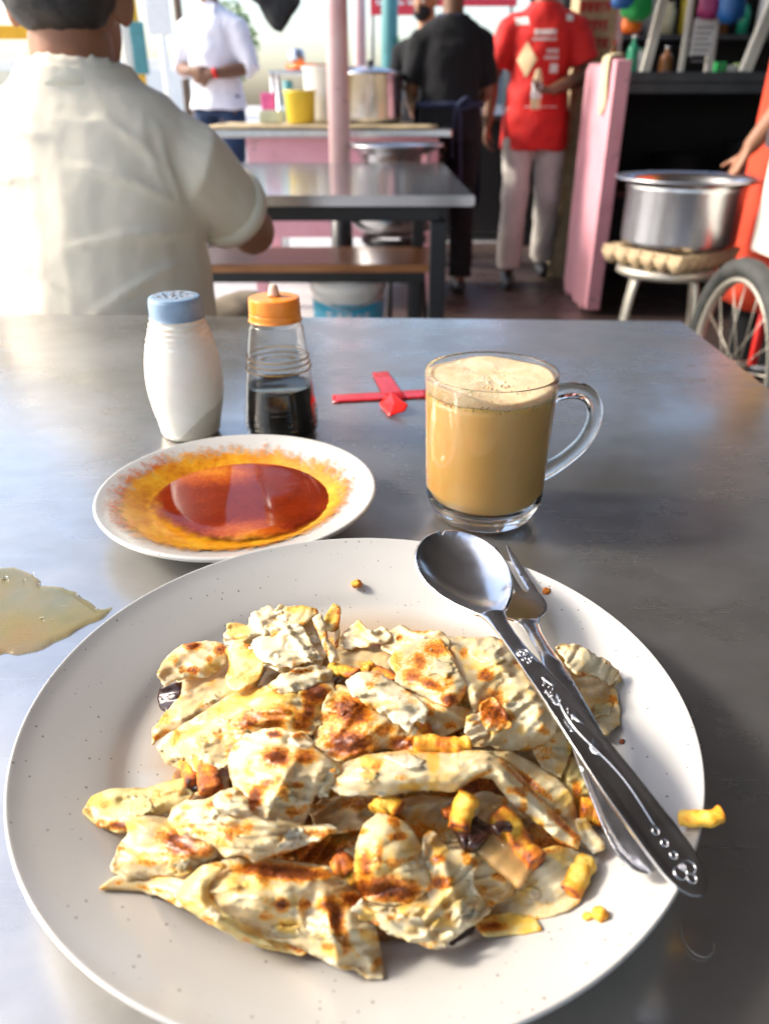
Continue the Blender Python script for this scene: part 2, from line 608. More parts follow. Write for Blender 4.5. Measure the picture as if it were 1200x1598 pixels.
# table tops ---------------------------------------------------------
def slab(quad, z0, z1, bev=.004):
    bm = bmesh.new()
    lo = [bm.verts.new((x, y, z0)) for x, y in quad]
    hi = [bm.verts.new((x, y, z1)) for x, y in quad]
    bm.faces.new(hi)
    bm.faces.new(lo[::-1])
    for i in range(4):
        j = (i + 1) % 4
        bm.faces.new((lo[i], lo[j], hi[j], hi[i]))
    bmesh.ops.bevel(bm, geom=bm.edges[:], offset=bev, segments=2, affect='EDGES')
    bm.verts.index_update()
    mb = MB().add([v.co.copy() for v in bm.verts], [[v.index for v in f.verts] for f in bm.faces])
    bm.free()
    return mb

M['far_table'] = mat('far_table_steel', (.40, .40, .405), .16, .9, var=.10, scale=5, bump=.05)
def metal_table(quad, ztop, label, legs, top='table'):
    cx = sum(q[0] for q in quad) / 4
    cy = sum(q[1] for q in quad) / 4
    t = thing('metal_table', (cx, cy, 0), label, 'table')
    slab(quad, ztop - .028, ztop).build('tabletop', M[top], t)
    xs = [q[0] for q in quad]
    ys = [q[1] for q in quad]
    fr = MB()
    lx = [p[0] for p in legs]
    ly = [p[1] for p in legs]
    for y in (min(ly), max(ly)):
        fr.box(min(lx), max(lx), y - .018, y + .018, ztop - .075, ztop - .0285, b=.003)
    for x in (min(lx), max(lx)):
        fr.box(x - .018, x + .018, min(ly) + .0185, max(ly) - .0185, ztop - .075, ztop - .0285, b=.003)
    fr.build('frame', M['black_metal'], t)
    for x, y in legs:
        MB().box(x - .024, x + .024, y - .024, y + .024, 0, ztop - .076, b=.004).build('leg', M['black_metal'], t)
    return t
metal_table([(-.95, -.12), (.372, -.12), (.383, .987), (-.95, 1.045)], TZ, 'scuffed grey sheet metal table that carries the plates, bottles and mug',
            [(-.85, 0), (.30, 0), (.30, .90), (-.85, .90)])
metal_table([(-1.25, 2.25), (.247, 2.25), (.243, 3.50), (-1.25, 3.52)], .77, 'metal topped table with black legs in front of the pink counter',
            [(-1.15, 2.34), (.155, 2.34), (.14, 3.38), (-1.15, 3.38)], 'far_table')

def bench(x0, x1, y0, y1, label):
    t = thing('bench', ((x0 + x1) / 2, (y0 + y1) / 2, 0), label, 'bench', 'wooden benches at the tables')
    MB().box(x0, x1, y0, y1, .425, .455, b=.005).build('seat', M['wood'], t)
    f = MB()
    for y in (y0 + .03, y1 - .03):
        f.box(x0 + .04, x1 - .04, y - .016, y + .016, .385, .4245, b=.003)
    f.build('frame', M['black_metal'], t)
    for x in (x0 + .08, x1 - .08):
        for y in (y0 + .03, y1 - .03):
            MB().box(x - .016, x + .016, y - .016, y + .016, 0, .3845, b=.003).build('leg', M['black_metal'], t)
    return t
bench(-1.2, .195, 2.98, 3.38, 'long orange brown wooden bench tucked under the far metal table')
bench(-1.2, .05, 1.12, 1.46, 'wooden bench under the seated man in the cream shirt')

# unseen roof, added to shade the right side and darken reflections there
rf = thing('shade_roof', (1.6, 1.2, 2.45), 'unseen dark sheet roof added to shade the eating area and stalls', 'roof')
for i in range(9):
    x0 = -.55 + i * .62
    MB().box(x0, x0 + .615, -3.4, 4.9, 2.50 + .012 * (i % 2), 2.52 + .012 * (i % 2)).build('sheet', M['shade_roof_sheet'], rf)
for y in (-3.2, -1.2, .9, 2.9, 4.8):
    MB().box(-.55, 4.6, y - .03, y + .03, 2.40, 2.495).build('beam', M['shade_roof_sheet'], rf)
tag(MB().box(4.4, 4.5, -3.4, 6.3, .001, 2.39).build('shade_wall', M['dark']), 'unseen dark wall added to keep the right side dark', 'wall')  # unseen wall, added so the right side stays dark

# pink post
t = thing('pink_post', (-.2, 3.80, 0), 'chipped pink round post standing behind the far table', 'post')
MB().tube([(-.2, 3.80, .62), (-.2, 3.80, 2.40)], .047, 20).build('shaft', M['pole'], t, True)
MB().tube([(-.2, 3.80, 0), (-.2, 3.80, .619)], .049, 20).build('painted_foot', M['black_metal'], t, True)
q = PY(561, 60, 7.0)
t = tag(MB().tube([(q.x, 7.0, -.01), (q.x, 7.0, 3.0)], .05, 16).build('thin_post', M['pole'], None, True), 'thin pale pink post further back, right of the thick pink post', 'post')
q = PY(608, 60, 8.2)
t = thing('teal_post', (q.x, 8.2, 0), 'teal painted post below the red awning', 'post')
MB().tube([(q.x, 8.2, -.01), (q.x, 8.2, 3.0)], .075, 16).build('shaft', M['teal_paint'], t, True)
MB().box(q.x + .078, q.x + .09, 8.12, 8.28, 1.0, 1.5).build('plate', M['green_glass'], t)

# pink counter
CY = 4.25
t = thing('pink_counter', (-.22, CY + .35, 0), 'pink plastered cooking counter behind the far table', 'counter')
MB().box(-.69, .27, CY, CY + .7, .36, .835, b=.006).build('front_panel', M['pink'], t)
MB().box(-.84, .33, CY - .06, CY + .75, .836, .874, b=.006).build('counter_top', M['alu'], t)
for x in (-.66, .24):
    for y in (CY + .03, CY + .67):
        MB().box(x - .03, x + .03, y - .03, y + .03, 0, .359).build('leg', M['pink'], t)
MB().box(-.629, .209, CY + .01, CY + .05, .13, .18).build('rail', M['pink'], t)
cb = MB()
nx, ny = 22, 10
g = []
for j in range(ny):
    for i in range(nx):
        x = -.86 + 1.12 * i / (nx - 1)
        y = CY - .085 + .70 * j / (ny - 1)
        g.append((x, y, .878 + .006 * noise.noise(Vector((x * 6, y * 6, 2))) + (.004 if j else -.002) + .006))
cb.add(g, [(j * nx + i, j * nx + i + 1, (j + 1) * nx + i + 1, (j + 1) * nx + i) for j in range(ny - 1) for i in range(nx - 1)])
o = cb.build('cardboard_sheet', M['card'], None, True)
o.modifiers.new('s', 'SOLIDIFY').thickness = .004
tag(o, 'wavy tan cardboard sheet covering the pink counter top', 'cardboard')

ZC = .892
def lathe_thing(name, prof, loc, m, label, cat, n=40, group=None):
    return tag(MB().lathe(prof, loc, n).build(name, m, None, True), label, cat, group)

def pot_profile(r, h, rim, th=.004):
    return [(0, 0), (r * .93, 0), (r * .985, h * .04), (r, h * .12), (r, h * .93), (r + rim, h * .985), (r + rim, h),
            (r - th, h * .96), (r - th, h * .12), (r * .9, th * 1.5), (0, th * 1.5)]
q = PY(470, 190, CY + .18)
lathe_thing('yellow_tub', [(0, 0), (.062, 0), (.072, .01), (.078, .135), (.083, .14), (.083, .15), (.074, .148), (.066, .012), (0, .01)], (q.x, q.y, ZC), M['yellow_plastic'], 'yellow plastic tub on the pink counter', 'tub')
q = PY(520, 190, CY + .42)
lathe_thing('cooking_pot', pot_profile(.15, .26, .012), (q.x, q.y, ZC), M['white_plastic'], 'large pale enamel pot on the counter left of the pink post', 'pot')
q = PY(578, 190, CY + .30)
t = thing('cooking_pot', (q.x, q.y, ZC), 'wide aluminium pot with reddish reflections on the counter behind the pink post', 'pot')
MB().lathe(pot_profile(.165, .225, .014), (q.x, q.y, ZC), 48).build('body', M['alu'], t, True)
MB().lathe([(0, .262), (.05, .258), (.12, .24), (.172, .2275), (.172, .2255), (0, .226)], (q.x, q.y, ZC), 48).build('lid', M['alu'], t, True)
MB().tube([(q.x, q.y, ZC + .262), (q.x, q.y, ZC + .285)], [.012, .022], 12).build('knob', M['black_metal'], t, True)
q = PY(425, 190, CY + .30)
tag(MB().box(q.x - .045, q.x + .025, q.y - .05, q.y + .05, ZC + .061, ZC + .14, b=.006).build('pink_box', M['pink_plastic']), 'pink and magenta box on a clear tub on the counter', 'box')
tag(MB().box(q.x - .06, q.x + .06, q.y - .07, q.y + .07, ZC, ZC + .06, b=.01).build('food_container', mat('cloudy_plastic', (.5, .55, .42), .3)), 'cloudy green plastic food container under the pink box', 'container')
q = PY(452, 190, CY + .55)
tag(MB().tube([(q.x, q.y, ZC), (q.x, q.y, ZC + .20)], .028, 14).build('blue_bottle', M['teal_paint'], None, True), 'slim teal bottle behind the yellow tub', 'bottle')
q = PY(485, 108, CY + 1.15)
t = thing('serving_shelf', (q.x, q.y, 0), 'pale metal stand beyond the counter carrying an orange tray', 'stand')
MB().box(q.x - .24, q.x + .24, q.y - .15, q.y + .15, q.z - .03, q.z - .01, b=.004).build('shelf_board', M['alu'], t)
for x in (-.22, .22):
    for y in (-.13, .13):
        MB().tube([(q.x + x, q.y + y, 0), (q.x + x, q.y + y, q.z - .031)], .014, 10).build('leg', M['alu'], t, True)
lathe_thing('orange_tray', [(0, 0), (.10, 0), (.13, .012), (.132, .035), (.125, .033), (.095, .006), (0, .006)], (q.x - .02, q.y, q.z - .009), M['orange_plastic'], 'orange plastic tray on the pale metal stand', 'tray')
q2 = PY(463, 90, CY + 1.15)
lathe_thing('steel_cup', [(0, 0), (.04, 0), (.052, .05), (.05, .09), (.03, .11), (.0, .112)], (q.x - .085, q.y + .03, q.z + .0), M['alu'], 'small steel pot standing in the orange tray', 'pot')

# big bellied aluminium pot on a burner stand
px, py_ = .045, 3.86
t = thing('aluminium_vessel', (px, py_, .43), 'big round bellied aluminium pot with wide flat rim beside the pink counter', 'pot')
t.scale = (1.16, 1.16, 1.0)
prof = smooth_prof([(0, 0), (.10, .004), (.165, .05), (.185, .125), (.168, .20), (.142, .265), (.135, .315), (.145, .36)], 4)
prof += [(.188, .385), (.196, .391), (.188, .395), (.140, .372), (.128, .31), (.15, .22), (.170, .12), (.10, .02), (0, .018)]
MB().lathe(prof, (px, py_, .43), 56).build('body', M['alu'], t, True)
MB().lathe([(0, .372), (.06, .380), (.133, .3725), (.133, .369), (0, .368)], (px, py_, .43), 40).build('lid', M['alu'], t, True)
st = thing('burner_stand', (px, py_, 0), 'low black iron burner stand under the bellied pot', 'stand')
MB().lathe([(.13, .40), (.155, .40), (.155, .428), (.13, .428), (.13, .40)], (px, py_, 0), 32).build('ring', M['black_metal'], st, True)
for k in range(3):
    a = k * 2 * PI / 3 + .4
    MB().tube([(px + .14 * math.cos(a), py_ + .14 * math.sin(a), .399), (px + .18 * math.cos(a), py_ + .18 * math.sin(a), 0)], .013, 10).build('leg', M['black_metal'], st, True)

# bucket
bx, by = -.146, 3.17
t = thing('plastic_bucket', (bx, by, 0), 'white plastic bucket with a cyan label under the bench', 'bucket')
t.scale = (1, 1, 1.10)
MB().lathe([(0, .0), (.125, 0), (.130, .006), (.146, .30), (.153, .303), (.153, .335), (.149, .337), (.149, .355), (.155, .358), (.155, .372), (.148, .374), (.142, .34), (.126, .01), (0, .008)], (bx, by, 0), 56).build('body', M['white_plastic'], t, True)
MB().lathe([(.1385, .135), (.1452, .265), (.1462, .265), (.1395, .135), (.1385, .135)], (bx, by, 0), 56).build('label_band', M['cyan_label'], t, True)
gl = MB()
def strokes(cx, cz, s, seed):
    mb = MB()
    r_ = random.Random(seed)
    pats = [(-.9, .7, .9, .7), (-.9, 0, .9, 0), (-.9, -.8, .9, -.8), (-.6, -.8, -.6, .7), (.6, -.8, .6, .7), (0, -.8, 0, .9), (-.8, .9, -.3, .3), (.8, .9, .3, .3)]
    for (a, b, c, d) in r_.sample(pats, 6):
        for (u0, w0, u1, w1) in ((a, b, c, d),):
            x0, z0, x1, z1 = cx + u0 * s, cz + w0 * s, cx + u1 * s, cz + w1 * s
            w = s * .11
            dx, dz = x1 - x0, z1 - z0
            L = math.hypot(dx, dz)
            nx_, nz_ = -dz / L * w, dx / L * w
            quad = []
            for (xx, zz) in ((x0 - nx_, z0 - nz_), (x1 - nx_, z1 - nz_), (x1 + nx_, z1 + nz_), (x0 + nx_, z0 + nz_)):
                rad = .1402 + (zz - .135) * .0515 + .0007
                a_ = -PI / 2 + xx / .142
                quad.append((bx + rad * math.cos(a_), by + rad * math.sin(a_), zz))
            mb.add(quad, [(0, 1, 2, 3)])
    mb.build('letter', M['white_print'], t)['kind'] = 'stuff'
for k, (ang, s) in enumerate(((-.072, .016), (-.032, .016), (.004, .016), (.044, .012), (.078, .012))):
    strokes(ang, .225, s, k)
h = [(bx - .153 * math.cos(a), by - .02 - .153 * math.sin(a) * .95, .345 - .09 * math.sin(a)) for a in np.linspace(0, PI, 18)]
MB().tube(h, .0028, 8).build('handle', M['alu'], t, True)

# things on the floor behind
q = PY(620, 433, 4.05)
# pink partition -----------------------------------------------------
t = thing('pink_partition', (1.085, 4.35, 0), 'low chipped pink partition wall left of the dark stall', 'partition')
bm = bmesh.new()
prof_ = [(4.08, .06), (4.11, .02), (4.15, .045), (4.19, .0), (4.30, .012), (4.38, .0), (4.47, .03), (4.56, .0), (4.62, .02), (4.66, .07), (4.66, 1.13), (4.60, 1.165), (4.40, 1.15), (4.25, 1.185), (4.12, 1.165), (4.08, 1.15)]
def prism(mb, prof, xa, xb, tilt=0):
    n = len(prof)
    v = [(xa + tilt * z, y, z) for y, z in prof] + [(xb + tilt * z, y, z) for y, z in prof]
    f = [tuple(range(n - 1, -1, -1)), tuple(range(n, 2 * n))] + [(i, (i + 1) % n, n + (i + 1) % n, n + i) for i in range(n)]
    return mb.add(v, f)
prism(MB(), prof_, 1.06, 1.115).build('board', M['pink'], t)
MB().box(1.052, 1.123, 4.045, 4.079, .03, 1.16, b=.004).build('edge_post', M['pink'], t)
cl = MB()
gv = []
for j in range(14):
    for i in range(8):
        s = i / 7
        tt = j / 13
        y = 4.14 + .14 * s + .012 * noise.noise(Vector((s * 4, tt * 5, 1)))
        if tt < .15:
            x = 1.12 - (tt / .15) * .07
            z = 1.188 + .01 * s
        else:
            x = 1.046 - .006 * math.sin(s * 9 + tt * 3)
            z = 1.185 - (tt - .15) * (.20 + .10 * math.sin(s * 3.1))
        gv.append((x, y, z))
cl.add(gv, [(j * 8 + i, j * 8 + i + 1, (j + 1) * 8 + i + 1, (j + 1) * 8 + i) for j in range(13) for i in range(7)])
o = cl.build('hanging_cloth', M['cream_cloth'], None, True)
o.modifiers.new('s', 'SOLIDIFY').thickness = .004
o.modifiers.new('u', 'SUBSURF').render_levels = 1
tag(o, 'cream rag hanging over the top of the pink partition', 'cloth')
# printed sack behind the partition
a, b = PY(905, -10, 5.0), PY(948, 95, 5.0)
t = thing('printed_carton', ((a.x + b.x) / 2, 5.05, 0), 'beige carton with red printing standing behind the pink partition', 'carton')
MB().box(a.x, b.x + .02, 5.0, 5.22, 0.0, a.z + .15, b=.008).build('body', M['card'], t)
r_ = random.Random(5)
for row in range(5):
    z = b.z + .06 + row * .085
    x = a.x + .012
    while x < b.x - .02:
        w = r_.uniform(.012, .028)
        MB().box(x, x + w, 4.997, 4.9995, z, z + .05).box(x - .004, x + w + .006, 4.9965, 4.9992, z + r_.uniform(.01, .04), z + .05).build('letter', M['red_print'], t)
        x += w + .014
MB().box(b.x + .024, b.x + .06, 4.98, 5.04, 0, 2.39).build('upright', M['pole'], t)

# stall at right -------------------------------------------------------
SY = 4.5
t = thing('stall_counter', (1.85, SY + .35, 0), 'dark steel stall counter with white posts at the right', 'stall')
MB().box(1.14, 2.75, SY, SY + .75, 1.075, 1.125, b=.006).build('counter_top', M['steel_dark'], t)
MB().box(1.14, 2.75, SY + .004, SY + .04, 1.03, 1.0745).build('apron', M['steel_dark'], t)
MB().box(1.14, 2.75, SY + .76, SY + .80, 0, 1.07).build('back_panel', M['dark'], t)
MB().box(1.14, 1.17, SY + .05, SY + .755, 0, 1.0745).build('side_panel', M['dark'], t)
MB().box(1.18, 2.75, SY + .10, SY + .75, .52, .55).build('lower_shelf', mat('red_brown_board', (.10, .02, .015), .6), t)
for pxa, pxb, w in ((1034, 1006, .022), (1078, 1062, .012), (1120, 1105, .018), (1206, 1162, .026)):
    lo, hi = PY(pxb, 108, SY + .06), PY(pxa, 0, SY + .06)
    d = hi - lo
    top = lo + d * ((2.39 - lo.z) / d.z)
    lo = Vector((lo.x, lo.y, 1.1255))
    MB().tube([lo, top], w * 1.35, 4).build('post', M['white_paint'], t)
tag(MB().box(1.0, 4.3, 6.25, 6.33, .001, 2.39).build('stall_wall', M['dark']), 'dark wall at the back of the right stall', 'wall')
t = thing('stall_shelf', (2.0, 6.1, 0), 'dark shelf rack at the back of the stall', 'shelf')
MB().box(1.2, 3.2, 5.95, 6.24, 1.35, 1.38).build('shelf_board', M['steel_dark'], t)
MB().box(1.2, 3.2, 5.95, 6.24, 1.75, 1.78).build('shelf_board', M['steel_dark'], t)
MB().box(1.16, 1.199, 5.95, 6.24, 0, 2.2).build('side_panel', M['steel_dark'], t)
MB().box(3.201, 3.24, 5.95, 6.24, 0, 2.2).build('side_panel', M['steel_dark'], t)
r_ = random.Random(12)
for k in range(15):
    jx = 1.28 + k * .125
    for zz in (1.381, 1.781):
        hh, rr = r_.uniform(.14, .26), r_.uniform(.032, .05)
        mm = r_.choice(['green_glass', 'amber_glass', 'white_plastic', 'red_paint', 'blue_plastic', 'yellow_plastic', 'card', 'cream_cloth'])
        lathe_thing('storage_jar', [(0, 0), (rr, 0), (rr, hh * .78), (rr * .7, hh * .86), (rr * .72, hh), (0, hh)], (jx, 6.1 + r_.uniform(-.06, .06), zz), M[mm], '%s jar on the %s back shelf of the dark stall, %s from the left' % (dict(green_glass='green', amber_glass='amber', white_plastic='white', red_paint='red', blue_plastic='blue', yellow_plastic='yellow', card='tan', cream_cloth='cream')[mm], 'lower' if zz < 1.5 else 'upper', 'first second third fourth fifth sixth seventh eighth ninth tenth eleventh twelfth thirteenth fourteenth fifteenth'.split()[k]), 'jar', 18, 'jars on the back shelf of the stall')
# bottles and packets on the stall counter
def bottle(x, y, z, h, r, m, capm, label):
    t = thing('condiment_bottle', (x, y, z), label, 'bottle', 'bottles on the stall counter')
    MB().lathe(smooth_prof([(0, 0), (r * .95, 0), (r, h * .06), (r, h * .55), (r * .8, h * .68), (r * .38, h * .8), (r * .36, h * .92), (0, h * .92)], 2), (x, y, z), 20).build('body', m, t, True)
    MB().tube([(x, y, z + h * .921), (x, y, z + h)], r * .42, 12).build('cap', capm, t, True)
q = PY(985, 100, SY + .2)
bottle(q.x, q.y, 1.126, .17, .03, M['green_glass'], M['white_plastic'], 'green bottle on the stall counter beside the first white post')
bottle(q.x - .075, q.y + .1, 1.126, .15, .027, M['amber_glass'], M['red_paint'], 'amber bottle behind the green bottle on the stall counter')
bottle(q.x + .085, q.y + .15, 1.126, .12, .03, M['white_plastic'], M['green_plastic'], 'white squat bottle with green cap beside the stall post')
q = PY(1040, 90, SY + .4)
bottle(q.x, q.y, 1.126, .13, .035, M['amber_glass'], M['alu'], 'amber jar between the thin stall posts')
bottle(q.x - .09, q.y + .05, 1.126, .16, .025, M['green_glass'], M['alu'], 'slim green bottle between the thin stall posts')
q = PY(1143, 104, SY + .2)
for k, (dx, m, lab) in enumerate(((-.06, 'green_plastic', 'green topped packet beside the right stall post'), (.0, 'white_plastic', 'white packet in the middle of the stall counter row'), (.055, 'leaf_green', 'dull green packet at the stall counter'))):
    tag(MB().box(q.x + dx - .026, q.x + dx + .026, q.y, q.y + .08, 1.126, 1.126 + (.05, .035, .045)[k], b=.004).build('food_packet', M[m]), lab, 'packet', 'packets on the stall counter')
# hanging rail and plastic bags
tag(MB().tube([(1.13, SY + .03, 1.90), (2.5, SY + .03, 1.90)], .008, 8).build('hanging_rail', M['steel_dark'], None, True), 'thin steel rail across the stall front holding plastic bags', 'rail')
def hang_bag(pxc, pyb, w, hh, m, label, seed, Y=SY - .05):
    q = PY(pxc, pyb, Y)
    mb = MB()
    n, mm = 18, 12
    g = []
    for j in range(mm):
        tt = j / (mm - 1)
        rad = w * (.25 + .75 * math.sin(min(1, tt * 1.15) * PI * .62)) * (1 if tt < .93 else .55)
        for k in range(n):
            a = 2 * PI * k / n
            c = rad * (1 + .28 * noise.noise(Vector((math.cos(a) * 1.6 + seed, math.sin(a) * 1.6, tt * 3))))
            g.append((q.x + c * math.cos(a), Y + .6 * c * math.sin(a), q.z + hh * (1 - tt) + .015 * noise.noise(Vector((a, tt * 4, seed)))))
    mb.add(g, [(j * n + k, j * n + (k + 1) % n, (j + 1) * n + (k + 1) % n, (j + 1) * n + k) for j in range(mm - 1) for k in range(n)] + [tuple((mm - 1) * n + k for k in range(n)), tuple(range(n - 1, -1, -1))])
    t = thing('plastic_bag', (q.x, Y, q.z), label, 'bag', 'plastic bags hanging at the stall')
    mb.build('body', m, t, True)
    top = q.z + hh
    for s in (-1, 1):
        MB().tube([(q.x + s * w * .2, Y, top - .01), (q.x + s * w * .3, Y, (top + 1.90) / 2), (q.x, SY + .03, 1.905)], .006, 6).build('handle', m, t, True)
hang_bag(992, 32, .075, .26, M['green_plastic'], 'bright green plastic bag hanging at the stall', 1)
hang_bag(970, 14, .05, .22, M['blue_plastic'], 'small blue plastic bag left of the green bag', 4, SY - .16)
hang_bag(983, 52, .05, .12, M['orange_plastic'], 'orange packet hanging below the green bag', 8, SY + .02)
hang_bag(1104, 30, .06, .25, M['purple_plastic'], 'purple plastic bag hanging above the price card', 11)
hang_bag(1136, 36, .065, .28, M['blue_plastic'], 'larger blue plastic bag hanging beside the purple bag', 15, SY - .13)
a, b = PY(1084, 28, SY + .02), PY(1109, 88, SY + .02)
t = thing('price_card', ((a.x + b.x) / 2, SY + .02, b.z), 'white price card hung on the stall post below the purple bag', 'card')
MB().box(a.x, b.x, SY + .015, SY + .02, b.z, a.z).build('sheet', M['paper'], t)
lt = MB()
for k in range(7):
    z = a.z - .045 - k * .024
    MB().box(a.x + .012, b.x - .012 - .01 * (k % 3), SY + .0135, SY + .0148, z, z + .008).build('text_line', M['grey_print'], t)
tag(MB().tube([(b.x - .03, SY + .025, a.z + .001), (b.x - .03, SY + .03, 1.90)], .002, 6).build('card_string', M['paper'], None, True), 'string holding up the white price card', 'string')
# dark pot under the counter
q = PY(1165, 230, SY + .30)
lathe_thing('stock_pot', pot_profile(.13, .24, .012), (q.x, q.y, .551), M['steel_dark'], 'dark steel stock pot on the shelf under the stall counter', 'pot')
q = PY(1060, 240, SY + .35)
lathe_thing('stock_pot', pot_profile(.16, .18, .012), (q.x, q.y, .551), M['black_metal'], 'black pot at the middle of the shelf under the stall counter', 'pot')

# stool, egg tray, pot ---------------------------------------------------
sx, sy = .95, 2.62
t = thing('metal_stool', (sx - .02, sy, 0), 'round stool with thin metal legs under the egg tray', 'stool')
MB().lathe([(0, .492), (.15, .492), (.16, .498), (.16, .515), (.15, .52), (0, .52)], (sx - .02, sy, 0), 40).build('seat', M['rim_metal'], t, True)
for k in range(4):
    a = k * PI / 2 + .5
    MB().tube(spline([(sx - .02 + .10 * math.cos(a), sy + .10 * math.sin(a), .491), (sx - .02 + .14 * math.cos(a), sy + .14 * math.sin(a), .44), (sx - .02 + .20 * math.cos(a), sy + .20 * math.sin(a), 0)], 5), .0115, 10).build('leg', M['rim_metal'], t, True)
MB().lathe([(.155, .245), (.165, .245), (.165, .258), (.155, .258), (.155, .245)], (sx - .02, sy, 0), 40).build('foot_ring', M['rim_metal'], t, True)
def egg_tray(cx, cy, z, rot, label):
    n = 73
    half = .152
    g = []
    for j in range(n):
        for i in range(n):
            x = -half + 2 * half * i / (n - 1)
            y = -half + 2 * half * j / (n - 1)
            c = math.cos(x * 2 * PI / .0506) * math.cos(y * 2 * PI / .0506)
            d = .5 - .5 * math.cos(x * 2 * PI / .0506 + PI)
            zz = .046 - .044 * abs(math.sin(PI * x / .05067) * math.sin(PI * y / .05067)) ** .42
            g.append((cx + x * math.cos(rot) - y * math.sin(rot), cy + x * math.sin(rot) + y * math.cos(rot), z + zz))
    o = MB().add(g, [(j * n + i, j * n + i + 1, (j + 1) * n + i + 1, (j + 1) * n + i) for j in range(n - 1) for i in range(n - 1)]).build('egg_tray', M['eggtray'], None, True)
    o.modifiers.new('s', 'SOLIDIFY').thickness = .003
    return tag(o, label, 'egg tray', 'egg trays on the stool')
egg_tray(sx - .02, sy, .523, .62, 'lower brown pulp egg tray lying on the stool')
egg_tray(sx - .015, sy, .537, .62, 'upper brown pulp egg tray right under the big pot')
t = thing('large_pot', (sx, sy, .587), 'wide shiny aluminium pot standing on the egg trays', 'pot')
PR, PH = .178, .200
MB().lathe([(0, 0), (PR * .95, 0), (PR * .99, .006), (PR, .02), (PR, .160), (PR + .003, .168), (PR + .003, .176), (PR + .001, .180), (PR + .045, .196), (PR + .046, .200), (PR + .040, .202),
             (PR - .004, .186), (PR - .005, .02), (PR - .02, .006), (0, .006)], (sx, sy, .587), 72).build('body', M['alu'], t, True)
MB().lathe([(0, .12), (PR - .0055, .12), (PR - .0055, .117), (0, .117)], (sx, sy, .587), 48).build('broth', mat('broth', (.10, .055, .03), .15), t, True)

# push cart at the right edge ----------------------------------------------
wx, wy = 1.0, 2.16
t = thing('push_cart', (1.35, 2.4, 0), 'white food push cart with a spoked wheel and red frame', 'cart')
MB().box(1.10, 1.9, 1.75, 2.42, .60, .92, Matrix.Translation((0, 0, 0)), b=.01).build('body', M['white_paint'], t)
MB().box(1.085, 1.0985, 1.74, 2.43, .88, .93).build('trim', M['alu'], t)
wheel = thing('wheel', (wx, wy, .31), None, None)
wheel.parent = t
wheel.location = Vector((wx, wy, .31)) - t.location
ORG[wheel.name] = Vector((wx, wy, .31))
def ring_x(c, Rm, r, n=64, m=12, flat=1.0):
    mb = MB()
    g = []
    for i in range(n):
        a = 2 * PI * i / n
        for k in range(m):
            b_ = 2 * PI * k / m
            rr = Rm + r * math.cos(b_)
            g.append((c[0] + r * flat * math.sin(b_), c[1] + rr * math.cos(a), c[2] + rr * math.sin(a)))
    return mb.add(g, [(i * m + k, ((i + 1) % n) * m + k, ((i + 1) % n) * m + (k + 1) % m, i * m + (k + 1) % m) for i in range(n) for k in range(m)])
ring_x((wx, wy, .31), .283, .027, flat=1.05).build('tyre', M['rubber'], wheel, True)
ring_x((wx, wy, .31), .250, .009, flat=1.9).build('rim', M['rim_metal'], wheel, True)
MB().tube([(wx - .04, wy, .31), (wx + .04, wy, .31)], .026, 16).build('hub', M['rim_metal'], wheel, True)
for k in range(18):
    a = 2 * PI * k / 18
    MB().tube([(wx + (.02 if k % 2 else -.02), wy + .024 * math.cos(a), .31 + .024 * math.sin(a)), (wx, wy + .244 * math.cos(a + .12), .31 + .244 * math.sin(a + .12))], .0014, 6).build('spoke', M['rim_metal'], wheel, True)
MB().tube([(wx + .041, wy, .31), (1.5, wy, .31)], .013, 10).build('axle', M['steel_dark'], t, True)
MB().tube([(1.13, 2.30, .599), (1.11, 2.26, .12)], .024, 10, flat=.5).build('red_strut', M['red_paint'], t, True)
MB().tube([(1.13, 1.80, .599), (1.11, 1.90, .12)], .020, 10, flat=.5).build('red_strut', M['red_paint'], t, True)
MB().box(1.07, 1.8, 1.85, 2.32, .10, .118).build('lower_shelf', mat('rust_board', (.14, .06, .035), .7), t)
tag(MB().lathe(smooth_prof([(0, 0), (.028, 0), (.03, .02), (.026, .06), (.031, .10), (.02, .14), (.018, .16), (0, .165)], 2), (1.22, 2.2, .1185), 20).build('pink_bottle', M['pink_plastic'], None, True), 'pink plastic bottle on the low shelf of the push cart', 'bottle')
tag(MB().box(1.13, 1.17, 1.95, 2.05, .1185, .20, b=.006).build('red_packet', M['red_paint']), 'red packet on the low shelf of the push cart', 'packet')
tag(MB().box(1.3, 1.4, 2.05, 2.2, .1185, .22, b=.006).build('tan_packet', M['card']), 'tan packet deep on the low shelf of the push cart', 'packet')

